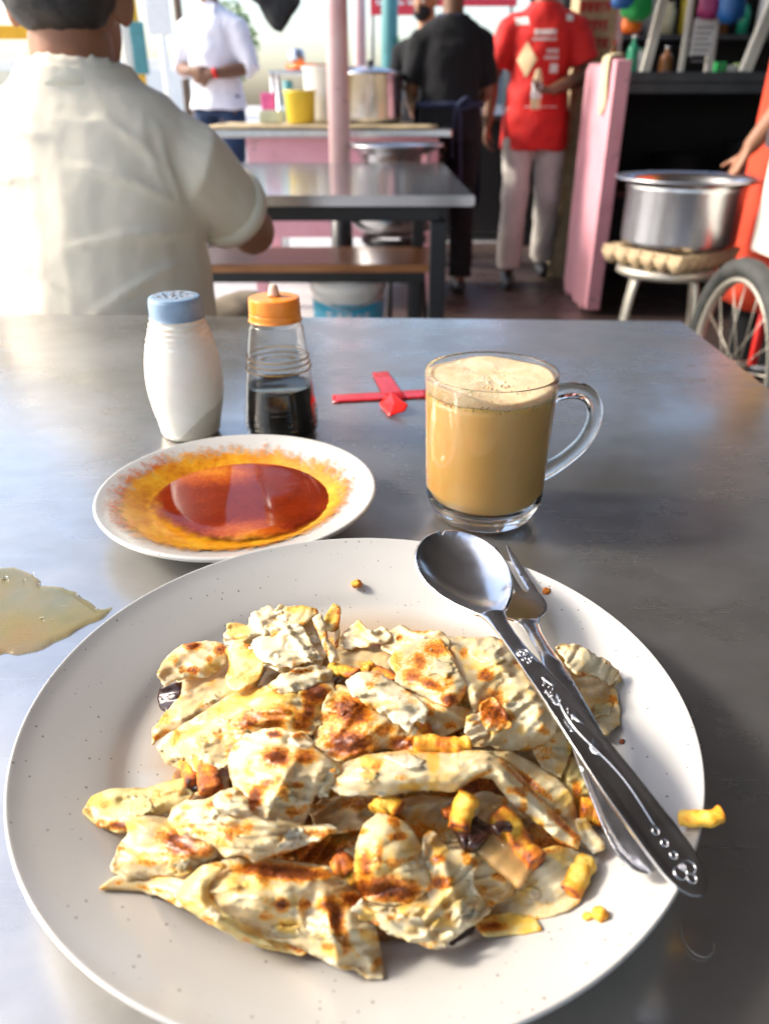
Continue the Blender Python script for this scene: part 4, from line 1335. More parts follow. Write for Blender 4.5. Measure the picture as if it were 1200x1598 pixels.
# person at the right edge reaching to the pot
t, at_, hp_ = person('person', (1.43, 2.84, 0), R(100), 'person in a red apron at the right edge reaching for the big pot', stand(
    elbow_l=(-.12, .13, 1.10), wrist_l=(-.04, .26, .86), shoulder_l=(-.16, .04, 1.36),
    elbow_r=(.24, -.05, 1.10), wrist_r=(.25, -.04, .86)), M['skin_tan'],
    dict(shirt=dict(m=M['awning_yellow'], sleeve=.55), trousers=dict(m=M['black_cloth'])), vox=.008, hands=dict(l=dict(d=(.05, .45, -.9), n=(.3, .9, .4), side=-1, curl=.35)))
g = []
for j in range(16):
    for i in range(16):
        a = PI * (.02 + .96 * i / 15)
        z = .34 - .95 * j / 15
        g.append(at_(z, .205 * math.cos(a) * (1 + .12 * j / 15), .165 * math.sin(a) + .014 * math.sin(a * 8) * j / 15))
MB().add(g, [(j * 16 + i, j * 16 + i + 1, (j + 1) * 16 + i + 1, (j + 1) * 16 + i) for j in range(15) for i in range(15)]).build('apron', mat('red_apron', (.68, .06, .02), .7, var=.15, bump=.4), t, True, True, lambda o: setattr(o.modifiers.new('s', 'SOLIDIFY'), 'thickness', .005))
MB().tube(spline([at_(.09, -.20, .02), at_(.0, -.235, .06), at_(-.2, -.25, .09), at_(-.5, -.235, .11)], 5), .016, 8, flat=.3).build('apron_tie', M['red_cloth'], t, True, True)

# ------------------------------------------------------------------ things on the near table
# big plate
PC = Vector((-.0107, .2450, TZ))
PRAD = .1352
plate_in = [(0, .0075), (.05, .0076), (.085, .0080), (.094, .0090), (.0985, .0112), (.104, .0145), (.118, .0210), (.128, .0257), (.1325, .0282), (.1345, .0294)]
plate_out = [(.1352, .0292), (.1355, .0283), (.1350, .0270), (.1330, .0252), (.120, .0178), (.105, .0105), (.095, .0055), (.088, .0040), (.078, .0038), (.077, .0012), (.075, .0008), (.072, .0010), (.0710, .0045), (0, .0045)]
MBp = MB().lathe(smooth_prof(plate_in + plate_out, 3), (0, 0, 0), 160)
o = MBp.build('dinner_plate', M['ceramic'], None, True, True)
o.location = PC
tag(o, 'large white speckled dinner plate carrying the torn fried bread', 'plate')
def plate_z(x, y):
    r = math.hypot(x - PC.x, y - PC.y)
    for (a, za), (b, zb) in zip(plate_in, plate_in[1:]):
        if r <= b:
            return za + (zb - za) * (r - a) / (b - a)
    return plate_in[-1][1]

# translucent tan sheet in the plate, fading out towards its edge
def poly_disc(outline_w, z, n_in=6):
    """closed outline of (x, y) as a soft-edged sheet; returns verts, faces, edge distance 0..1"""
    n = len(outline_w)
    c = sum((Vector(p) for p in outline_w), Vector((0, 0))) / n
    v, f, e = [], [], []
    for j in range(n_in + 1):
        s = 1 - j / (n_in + .0001)
        for p in outline_w:
            q = c + (Vector(p) - c) * s
            v.append((q.x, q.y, z(q.x, q.y, 1 - s)))
            e.append(1 - s)
    for j in range(n_in):
        for k in range(n):
            f.append((j * n + k, j * n + (k + 1) % n, (j + 1) * n + (k + 1) % n, (j + 1) * n + k))
    return v, f, e
def tan_sheet_mat():
    t = NT('tan_translucent')
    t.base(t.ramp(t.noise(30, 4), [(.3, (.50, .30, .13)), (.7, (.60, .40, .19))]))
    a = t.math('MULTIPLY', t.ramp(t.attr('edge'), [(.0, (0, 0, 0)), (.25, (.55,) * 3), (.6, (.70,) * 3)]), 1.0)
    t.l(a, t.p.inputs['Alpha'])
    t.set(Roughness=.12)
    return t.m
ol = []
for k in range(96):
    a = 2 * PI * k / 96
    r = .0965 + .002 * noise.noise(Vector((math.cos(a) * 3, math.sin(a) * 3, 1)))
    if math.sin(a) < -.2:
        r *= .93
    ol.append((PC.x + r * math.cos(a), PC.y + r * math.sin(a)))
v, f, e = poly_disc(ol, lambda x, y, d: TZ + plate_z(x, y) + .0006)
tag(mesh_obj('tan_sheet', v, f, tan_sheet_mat(), None, True, attrs=dict(edge=e)), 'tan translucent sheet lying in the hollow of the big plate', 'sauce')

# sauce dish ---------------------------------------------------------------
DC = Vector((-.0974, .459, TZ))
dish_in = [(0, .0062), (.03, .0063), (.048, .0072), (.058, .0098), (.068, .0142), (.078, .0186), (.086, .0218), (.0890, .0229)]
dish_out = [(.0903, .0232), (.0915, .0226), (.0916, .0214), (.0900, .0196), (.080, .0138), (.066, .0068), (.058, .0040), (.050, .0034), (.049, .0008), (.045, .0008), (.0445, .0034), (0, .0034)]
o = MB().lathe(smooth_prof(dish_in + dish_out, 3), (0, 0, 0), 128).build('sauce_dish', M['ceramic'], None, True, True)
o.location = DC
tag(o, 'small white speckled side plate holding red brown curry', 'plate')
def dish_z(r):
    for (a, za), (b, zb) in zip(dish_in, dish_in[1:]):
        if r <= b:
            return za + (zb - za) * (r - a) / (b - a)
    return dish_in[-1][1]
POOLZ = .0112
pool_c = W(382, 782, POOLZ)
def film_mat():
    t = NT('curry_film')
    mid = t.noise(190, 6, .7)
    big = t.noise(38, 4, .6)
    c = t.ramp(t.math('ADD', t.math('MULTIPLY', mid, .6), t.math('MULTIPLY', big, .5)), [(.35, (.74, .44, .03)), (.55, (.64, .27, .012)), (.76, (.40, .09, .008))])
    c = t.mix(t.attr('red'), c, (.42, .07, .008))
    t.base(c)
    a = t.math('ADD', t.math('MULTIPLY', t.attr('edge'), 5.0), t.math('MULTIPLY', t.math('SUBTRACT', mid, .56), 3.4), None, True)
    t.l(a, t.p.inputs['Alpha'])
    t.set(Roughness=.18, Subsurface_Weight=.15, Subsurface_Scale=.003)
    t.bump(mid, .35, .001)
    return t.m
def pool_mat():
    t = NT('curry_oil')
    big = t.noise(26, 4, .6, dist=1.0)
    fine = t.noise(420, 4, .6)
    k = t.math('ADD', t.math('MULTIPLY', big, .42), t.math('ADD', t.math('MULTIPLY', fine, .30), t.attr('yellow')))
    t.base(t.ramp(k, [(.16, (.07, .006, .002)), (.42, (.17, .017, .003)), (.62, (.36, .065, .006)), (.88, (.62, .26, .02))]))
    al_ = t.math('ADD', t.math('MULTIPLY', t.attr('edge'), 7.0), t.math('MULTIPLY', t.math('SUBTRACT', t.noise(150, 4), .52), 1.6), None, True)
    t.l(al_, t.p.inputs['Alpha'])
    t.set(Roughness=.06, Specular_IOR_Level=.22, Coat_Weight=.0, Coat_Roughness=.03)
    t.bump(t.noise(60, 3), .03, .001)
    return t.m
cur = thing('curry_sauce', (DC.x, DC.y, TZ + POOLZ), 'glossy red brown curry with a yellow film in the small side plate', 'sauce')
n_ = 120
v, f, ed, red = [], [], [], []
ringn = 18
for j in range(ringn + 1):
    s = j / ringn
    for k in range(n_):
        a = 2 * PI * k / n_
        ca, sa = math.cos(a), math.sin(a)
        left = max(0, -ca)
        rmax = .0785 + .0100 * left ** .6 + .003 * noise.noise(Vector((ca * 3, sa * 3, 5))) + .0022 * noise.noise(Vector((ca * 14, sa * 14, 9))) - .008 * max(0, ca) * max(0, -sa)
        r = .022 + (rmax - .022) * s
        v.append((DC.x + r * ca, DC.y + r * sa, TZ + dish_z(r) + .0008 + (.0006 if s < .9 else 0) + .0004 * noise.noise(Vector((ca * r * 250, sa * r * 250, 2)))))
        ed.append((1 - s) if s > .55 else 1)
        red.append(min(1, max(0, (.75 if (left > .75 and s > .8) else 0) + .5 * max(0, noise.noise(Vector((ca * r * 60, sa * r * 60, 4)))) * (1 if ca > -.2 else .7))))
for j in range(ringn):
    for k in range(n_):
        f.append((j * n_ + k, j * n_ + (k + 1) % n_, (j + 1) * n_ + (k + 1) % n_, (j + 1) * n_ + k))
mesh_obj('curry_film', v, f, film_mat(), cur, True, attrs=dict(edge=ed, red=red))
ol = []
pool_px = [(232, 788), (240, 765), (262, 745), (300, 730), (350, 720), (400, 716), (450, 720), (490, 733), (515, 750), (530, 772), (525, 795), (505, 815), (470, 832), (430, 843), (380, 847), (330, 845), (290, 835), (255, 818), (238, 803)]
PP = [W(a, b, POOLZ) for a, b in pool_px]
PPs = spline(PP + [PP[0]], 6)[:-1]
ol = [(p.x, p.y) for p in PPs]
v, f, e = poly_disc(ol, lambda x, y, d: TZ + POOLZ + .0002 + min(.0012, d * .006), 14)
yl = []
ypx = [(385, 842, 75, 26), (335, 740, 85, 28), (420, 722, 30, 12)]
for q in v:
    s_ = 0
    for (a, b, ra, rb) in ypx:
        c_ = W(a, b, POOLZ)
        dx = (q[0] - c_.x) / (ra * .000425)
        dy = (q[1] - c_.y) / (rb * .00088)
        s_ = max(s_, .38 * max(0, 1.15 - math.hypot(dx, dy)))
    s_ += .25 * max(0, 1 - min([1] + [0.0])) * 0
    yl.append(s_ + (.10 if e[v.index(q)] < .08 else 0))
mesh_obj('oil_pool', v, f, pool_mat(), cur, True, attrs=dict(yellow=yl, edge=e))

# white bottle ---------------------------------------------------------------
def ridged(prof, z0, z1, n, amp):
    out = []
    for r, z in prof:
        if z0 <= z <= z1:
            r += amp * math.sin((z - z0) / (z1 - z0) * 2 * PI * n)
        out.append((r, z))
    return out
WB = Vector((-.1640, .609, TZ))
t = thing('shaker_bottle', tuple(WB), 'cream white barrel shaped shaker bottle with a dull blue cap', 'bottle')
p_ = smooth_prof([(0, .001), (.020, .001), (.0235, .003), (.0250, .010), (.0285, .025), (.0308, .042), (.0305, .058), (.0280, .074), (.0240, .088), (.0215, .096), (.0205, .0985)], 9)
p_ = ridged(ridged(p_, .077, .097, 5, .0006), .004, .014, 3, .0005)
def shaker_mat():
    t = NT('shaker_plastic')
    sep = t.n('SeparateXYZ')
    t.l(t.tc.outputs['Object'], sep.inputs[0])
    s = t.math('SUBTRACT', t.math('ADD', t.math('MULTIPLY', sep.outputs[0], .85), t.math('MULTIPLY', t.noise(40, 3), .012)), sep.outputs[2])
    fill = t.ramp(t.math('ADD', t.math('MULTIPLY', s, 60), .62), [(.45, (0, 0, 0)), (.55, (1, 1, 1))])
    g = t.noise(70, 5, .6)
    c = t.ramp(g, [(.3, (.78, .755, .66)), (.7, (.84, .82, .74))])
    c = t.mix(t.math('MULTIPLY', fill, .7), c, (.50, .45, .33))
    top = t.ramp(t.math('MULTIPLY', sep.outputs[2], 10), [(.82, (0, 0, 0)), (.95, (1, 1, 1))])
    c = t.mix(t.math('MULTIPLY', t.math('MULTIPLY', top, t.ramp(t.noise(55, 4, .6, stretch=(1, 1, 4)), [(.45, (0, 0, 0)), (.65, (1, 1, 1))])), .5), c, (.50, .36, .16))
    t.base(c)
    t.set(Roughness=.38, Subsurface_Weight=.3, Subsurface_Scale=.01)
    return t.m
MB().lathe(p_, tuple(WB), 72).build('body', shaker_mat(), t, True)
MB().lathe(smooth_prof([(0, .0986), (.0200, .0986), (.0208, .1000), (.0206, .1105), (.0198, .1135), (.0175, .1150), (0, .1152)], 3), tuple(WB), 64).build('cap', mat('faded_blue_cap', (.20, .30, .42), .5, var=.25, scale=45, bump=.3, bscale=300, bdist=.0008), t, True)
holes = MB()
for k in range(13):
    a = k * 2.4
    r = .0035 * math.sqrt(k)
    holes.tube([WB + Vector((r * math.cos(a), r * math.sin(a), .1151)), WB + Vector((r * math.cos(a), r * math.sin(a), .1158))], .0011, 8)
holes.build('sprinkle_hole', M['hair'], t)
sal = MB()
for k in range(240):
    a, r = random.uniform(0, 2 * PI), .0165 * math.sqrt(random.random())
    p = WB + Vector((r * math.cos(a), r * math.sin(a), .1154))
    s = random.uniform(.00018, .0004)
    sal.box(p.x - s, p.x + s, p.y - s, p.y + s, p.z - s, p.z + s)
tag(sal.build('salt_grains', M['white_print'], t), kind='stuff')

# soy bottle -----------------------------------------------------------------
SB = Vector((-.0868, .612, TZ))
t = thing('sauce_bottle', tuple(SB), 'clear tapered sauce bottle half full of black soy with an orange cap', 'bottle')
p_ = smooth_prof([(0, .001), (.024, .001), (.0285, .0025), (.0300, .006), (.0305, .014), (.0290, .030), (.0272, .046), (.0255, .060), (.0240, .072), (.0228, .082), (.0215, .090), (.0200, .093), (.0195, .0955)], 9)
p_ = ridged(ridged(p_, .056, .070, 3, .0007), .008, .026, 4, .0004)
inner = [(max(0, r - .0011), z + (.0011 if i < 12 else 0)) for i, (r, z) in enumerate(p_)]
MB().lathe(p_ + inner[::-1], tuple(SB), 72).build('body', M['soft_plastic'], t, True)
fz = .0425
lq = [(r - .00105, z) for r, z in inner if z <= fz and r > .002]
lq = [(0, .0021)] + [(r + .0010, z) for r, z in lq if z > .0018] + [(lq[-1][0] + .0008, fz), (lq[-1][0] - .0015, fz - .0008), (0, fz - .0009)]
MB().lathe(lq, tuple(SB), 64).build('soy_sauce', mat('soy', (.006, .005, .006), .12), t, True)
MB().lathe(smooth_prof([(0, .0956), (.0198, .0956), (.0206, .0970), (.0205, .1010), (.0200, .1020), (.0204, .1030), (.0200, .1115), (.0190, .1135), (.012, .1140), (.0045, .1142), (.0040, .1150), (.0034, .1205), (.0026, .1222), (0, .1225)], 3), tuple(SB), 64).build('cap', mat('orange_cap', (.86, .28, .03), .3, var=.15, scale=60, Subsurface_Weight=.3, Subsurface_Scale=.006), t, True)
MB().lathe([(0, .1223), (.0030, .1222), (.0034, .1205), (.0042, .1160), (.0046, .1146), (.0052, .1146), (.0044, .1165), (.0036, .1208), (.0028, .1227), (0, .1229)], tuple(SB), 32).build('nozzle', mat('pale_nozzle', (.82, .55, .38), .35), t, True)
# brown stain rings caught in the grooves
st_ = MB()
for z in (.0575, .0622, .0669):
    r0 = min((abs(zz - z), r) for r, zz in p_[8:])[1]
    st_.lathe([(r0 + .00010, z - .0005), (r0 + .00045, z), (r0 + .00010, z + .0005), (r0 - .0002, z), (r0 + .0001, z - .0005)], tuple(SB), 64)
st_.build('stain_ring', mat('brown_stain', (.40, .24, .06), .5, var=.4, scale=60), t, True)

# mug ------------------------------------------------------------------------
MC = Vector((.0672, .4665, TZ))
mug = thing('glass_mug', tuple(MC), 'clear glass mug with a curved handle, full of milky tea', 'mug')
go = [(0, .0022), (.022, .0022), (.026, .0006), (.030, .0006), (.0335, .0030), (.0362, .0080), (.0385, .0130), (.0392, .020), (.0402, .050), (.0412, .085), (.0418, .0990), (.0416, .1004)]
gi = [(.0409, .1008), (.0402, .1003), (.0398, .0985), (.0392, .085), (.0382, .050), (.0372, .022), (.0355, .0155), (.030, .0125), (0, .0118)]
MB().lathe(smooth_prof(go + gi, 4), tuple(MC), 96).build('body', M['glass'], mug, True)
hd = Vector((.97, .24, 0)).normalized()
def hpnt(r, z):
    return MC + hd * r + Vector((0, 0, z))
hp_pts = spline([hpnt(.0400, .0805), hpnt(.0475, .0825), hpnt(.0590, .0825), hpnt(.0690, .0785), hpnt(.0752, .0690), hpnt(.0752, .0570), hpnt(.0690, .0440), hpnt(.0580, .0340), hpnt(.0470, .0275), hpnt(.0395, .0255)], 7)
nn = len(hp_pts)
side = Vector((0, 0, 1)).cross(hd)
MB().tube(hp_pts, [(.0056 + .0026 * (abs(2 * i / (nn - 1) - 1) ** 6), .0042 + .0026 * (abs(2 * i / (nn - 1) - 1) ** 6)) for i in range(nn)], 20, up=hd.cross(side) if False else side.cross(Vector((0, 0, 1))) * 0 + Vector((0, 0, 1)).cross(hd).cross(Vector((0, 0, 1))) * 0 + side).build('handle', M['glass'], mug, True)
def tea_mat():
    t = NT('milk_tea')
    t.base(t.ramp(t.noise(25, 3), [(.3, (.70, .43, .135)), (.7, (.74, .47, .165))]))
    t.set(Roughness=.25, Subsurface_Weight=.5, Subsurface_Scale=.012)
    return t.m
def foam_mat():
    t = NT('tea_foam')
    v1 = t.n('TexVoronoi')
    v1.inputs['Scale'].default_value = 1500
    t.l(t.tc.outputs['Object'], v1.inputs['Vector'])
    v2 = t.n('TexVoronoi')
    v2.inputs['Scale'].default_value = 520
    t.l(t.tc.outputs['Object'], v2.inputs['Vector'])
    big = t.noise(60, 4, .6)
    k = t.math('ADD', t.math('MULTIPLY', v1.outputs['Distance'], .35), t.math('MULTIPLY', big, .75))
    c = t.ramp(k, [(.34, (.50, .31, .13)), (.46, (.64, .47, .26)), (.62, (.73, .59, .39))])
    sp_ = t.math('MULTIPLY', t.math('LESS_THAN', v2.outputs['Distance'], t.math('MULTIPLY', t.math('SUBTRACT', big, .38), .9)), .6)
    c = t.mix(sp_, c, (.50, .30, .11))
    t.base(c)
    t.set(Roughness=.35, Subsurface_Weight=.4, Subsurface_Scale=.006)
    t.bump(t.math('ADD', v1.outputs['Distance'], t.math('MULTIPLY', v2.outputs['Distance'], .6)), .4, .0008)
    return t.m
tea = thing('milk_tea', tuple(MC + Vector((0, 0, .0125))), 'golden brown milk tea with a bubbly pale foam inside the mug', 'drink')
def mr(z):
    pr = [(.0118, .030), (.0155, .0355), (.022, .0372), (.050, .0382), (.085, .0392), (.0985, .0398)]
    for (a, ra), (b, rb) in zip(pr, pr[1:]):
        if z <= b:
            return ra + (rb - ra) * (z - a) / (b - a)
    return .0398
n_ = 96
# tea below, foam above a wavy line
zf = [.0885 + .0015 * noise.noise(Vector((math.cos(2 * PI * k / n_) * 2, math.sin(2 * PI * k / n_) * 2, 8))) for k in range(n_)]
v, f = [], []
levels = 14
for j in range(levels + 1):
    for k in range(n_):
        a = 2 * PI * k / n_
        z = .0126 + (zf[k] - .0126) * j / levels
        r = mr(z) + .00025
        v.append((MC.x + r * math.cos(a), MC.y + r * math.sin(a), TZ + z))
for j in range(levels):
    for k in range(n_):
        f.append((j * n_ + k, j * n_ + (k + 1) % n_, (j + 1) * n_ + (k + 1) % n_, (j + 1) * n_ + k))
f.append(tuple(range(n_ - 1, -1, -1)))
f.append(tuple(levels * n_ + k for k in range(n_)))
mesh_obj('tea', v, f, tea_mat(), tea, True)
v, f = [], []
def foam_top(a):
    # a little lower at the front, where a gap shows under the rim
    return .0972 - .0042 * max(0, math.cos(a + PI / 2 - .25)) ** 3 + .0006 * math.sin(a * 5)
lev = 5
for j in range(lev + 1):
    for k in range(n_):
        a = 2 * PI * k / n_
        z0 = zf[k] + .0002
        z = z0 + (foam_top(a) - z0) * j / lev
        r = mr(z) + .00022
        v.append((MC.x + r * math.cos(a), MC.y + r * math.sin(a), TZ + z))
rings = 16
for j in range(1, rings + 1):
    s = 1 - j / rings
    for k in range(n_):
        a = 2 * PI * k / n_
        zt = foam_top(a)
        r = (mr(zt) + .0002) * s
        z = zt + (.0962 - zt) * (1 - s) + .0006 * (1 - abs(2 * s - 1)) + .0005 * noise.noise(Vector((r * math.cos(a) * 200, r * math.sin(a) * 200, 0)))
        v.append((MC.x + r * math.cos(a), MC.y + r * math.sin(a), TZ + z))
tot = lev + rings
for j in range(tot):
    for k in range(n_):
        f.append((j * n_ + k, j * n_ + (k + 1) % n_, (j + 1) * n_ + (k + 1) % n_, (j + 1) * n_ + k))
f.append(tuple(range(n_ - 1, -1, -1)))
mesh_obj('foam', v, f, foam_mat(), tea, True)
bub = MB()
for k in range(120):
    a, r = random.uniform(0, 2 * PI), .037 * math.sqrt(random.random())
    if random.random() < .5:
        a = random.gauss(-2.3, .5)
    p = MC + Vector((r * math.cos(a), r * math.sin(a), .0966 - .001 * (r / .037)))
    bub.ell(p, (random.uniform(.0003, .0011),) * 3, 8, 6)
tag(bub.build('foam_bubbles', foam_mat(), tea, True), kind='stuff')
bub = MB()
for k in range(70):
    a = random.uniform(-PI * .95, -.05)
    i = int((a % (2 * PI)) / (2 * PI) * n_) % n_
    z = zf[i] + random.gauss(.0002, .0012)
    rr = mr(z) + .00028
    s = random.uniform(.0002, .0006)
    bub.ell(MC + Vector((rr * math.cos(a), rr * math.sin(a), z)), (s, s, s), 8, 6)
tag(bub.build('wall_bubbles', mat('bubble_edge', (.42, .22, .07), .3), tea, True), kind='stuff')

# red tape cross --------------------------------------------------------------
def tape_mat(name, c):
    t = NT(name)
    t.base(t.ramp(t.noise(80, 4), [(.3, tuple(x * .8 for x in c)), (.7, c)]))
    w_ = t.ramp(t.noise(45, 5, .7), [(.58, (0, 0, 0)), (.70, (1, 1, 1))])
    t.l(t.math('SUBTRACT', 1.0, t.math('MULTIPLY', w_, .45)), t.p.inputs['Alpha'])
    t.set(Roughness=.25, Specular_IOR_Level=.6)
    return t.m
M['tape'] = tape_mat('red_tape', (.55, .02, .03))
def strip(name, quad, m, label, group=None, z=.0006, n=14, lift=None):
    A_, B_, C_, D_ = [W(*p, z) for p in quad]
    g = []
    for j in range(5):
        for i in range(n + 1):
            p = A_.lerp(B_, i / n).lerp(D_.lerp(C_, i / n), j / 4)
            p.z += .0004 * noise.noise(Vector((p.x * 90, p.y * 90, 1))) + .0003
            if lift:
                p.z += lift(i / n, j / 4)
            g.append(p)
    o = MB().add(g, [(j * (n + 1) + i, j * (n + 1) + i + 1, (j + 1) * (n + 1) + i + 1, (j + 1) * (n + 1) + i) for j in range(4) for i in range(n)]).build(name, m, None, True)
    s = o.modifiers.new('s', 'SOLIDIFY')
    s.thickness = .0003
    return tag(o, label, 'tape', group)
strip('red_tape', [(519, 617), (668, 608.5), (668, 621), (519, 628.5)], M['tape'], 'long flat strip of red tape running behind the mug')
strip('red_tape', [(580, 582), (605, 580), (634, 622), (604, 626)], M['tape'], 'short worn red tape strip crossing the long strip', z=.0014)
Af = [W(592, 631, .002), W(609, 611.5, .010), W(637, 632, .0075), W(632, 642, .004), W(607, 650, .001)]
n = 8
g = []
c_ = sum(Af, Vector()) / 5
mb = MB()
for s in range(6):
    for k in range(40):
        p = Af[k // 8].lerp(Af[(k // 8 + 1) % 5], (k % 8) / 8)
        q = p.lerp(c_ + Vector((0, 0, .003)), s / 5)
        g.append(q)
mb.add(g, [(s * 40 + k, s * 40 + (k + 1) % 40, (s + 1) * 40 + (k + 1) % 40, (s + 1) * 40 + k) for s in range(5) for k in range(40)])
o = mb.build('red_tape', tape_mat('bright_tape', (.85, .02, .015)), None, True)
o.modifiers.new('s', 'SOLIDIFY').thickness = .0004
tag(o, 'bright red lifted tape flap at the crossing of the two strips', 'tape')

hr = [W(1062, 1440, .0004), W(1064, 1462, .0006), W(1078, 1484, .0012), W(1098, 1494, .0010), W(1112, 1486, .0006), W(1114, 1472, .0004)]
tag(MB().tube(spline(hr, 6), .00016, 6).build('stray_hair', M['rim_metal'], None, True), 'fine pale stray hair on the table right of the plate', 'hair')
# spilled tea ------------------------------------------------------------------
sp_px = [(-70, 890), (-30, 884), (0, 887), (22, 885), (42, 893), (52, 897), (66, 906), (62, 914), (80, 914), (98, 917), (120, 924), (128, 933), (142, 940), (152, 949), (164, 951), (178, 946), (174, 953), (160, 966), (135, 976), (112, 990), (98, 997), (62, 1015), (34, 1022), (12, 1020), (-20, 1026), (-80, 1015), (-120, 960)]
PP = [W(a, b, .0) for a, b in sp_px]
ol = [(p.x + .0006 * noise.noise(p * 200), p.y + .0006 * noise.noise(p * 200 + Vector((9, 0, 0)))) for p in spline(PP + [PP[0]], 5)[:-1]]
SPILL = sp_px
def spill_mat():
    t = NT('spilled_tea')
    t.base(t.ramp(t.noise(20, 5, .6, dist=.6), [(.35, (.20, .18, .03)), (.5, (.27, .20, .02)), (.7, (.32, .18, .012))]))
    t.l(t.ramp(t.noise(24, 4), [(.3, (.42,) * 3), (.7, (.72,) * 3)]), t.p.inputs['Alpha'])
    t.set(Roughness=.06, Specular_IOR_Level=.5)
    return t.m
sp_o = thing('spilled_tea', tuple(W(30, 950)), 'yellowish spilled tea puddle with small bubbles left of the big plate', 'puddle')
V2, F, dd = mesh_poly([(a_ * 1.0, b_) for a_, b_ in SPILL], 5, 1.6, 77)
V3 = [W(a_, b_, .0003 + .0011 * min(1, d_ / 9) ** .5) for (a_, b_), d_ in zip(V2, dd)]
if (Vector(V3[F[0][1]]) - Vector(V3[F[0][0]])).cross(Vector(V3[F[0][2]]) - Vector(V3[F[0][0]])).z < 0:
    F = [q_[::-1] for q_ in F]
mesh_obj('puddle', V3, F, spill_mat(), sp_o, True)
bub = MB()
for a, b, s in ((8, 903, .0022), (38, 906, .0012), (60, 912, .0009), (33, 950, .0007), (66, 965, .0013), (82, 968, .0008), (120, 928, .0008), (150, 950, .0007), (16, 1012, .0006), (52, 895, .0008), (100, 945, .0005)):
    bub.ell(W(a, b, .0012), (s, s, s * .7), 12, 8)
bub.build('bubbles', M['glass'], sp_o, True)

# ------------------------------------------------------------------ torn bread
HP = np.array([(246, 1160, 13), (330, 1050, 27), (440, 950, 27), (560, 980, 28), (700, 1000, 32), (860, 1050, 30), (955, 1100, 17), (300, 1130, 25), (450, 1100, 36), (580, 1120, 38),
               (700, 1080, 39), (820, 1120, 35), (870, 1200, 22), (440, 1200, 35), (600, 1200, 33), (750, 1190, 34), (900, 1310, 14), (150, 1265, 14), (250, 1280, 20), (380, 1280, 29),
               (500, 1290, 25), (600, 1310, 30), (720, 1310, 23), (850, 1320, 19), (190, 1370, 11), (400, 1390, 23), (560, 1420, 17), (590, 1515, 9.5), (690, 1450, 15), (800, 1430, 10), (430, 1470, 11)], float)
def H(P):
    P = np.atleast_2d(P)
    d = np.linalg.norm((P[:, None, :] - HP[None, :, :2]) * np.array([1, 1.25]), axis=2) + 6
    w = d ** -3.2
    return (w * HP[:, 2]).sum(1) / w.sum(1)

def blobs(V2, bl, seed):
    a = np.zeros(len(V2))
    for b in bl:
        x, y, rx, ry = b[:4]
        st_ = b[4] if len(b) > 4 else .8
        an = R(b[5]) if len(b) > 5 else 0
        dx, dy = V2[:, 0] - x, V2[:, 1] - y
        u = (dx * math.cos(an) + dy * math.sin(an)) / rx
        v = (-dx * math.sin(an) + dy * math.cos(an)) / ry
        a = np.maximum(a, st_ * np.clip(1.45 - np.sqrt(u * u + v * v), 0, 1))
    return a

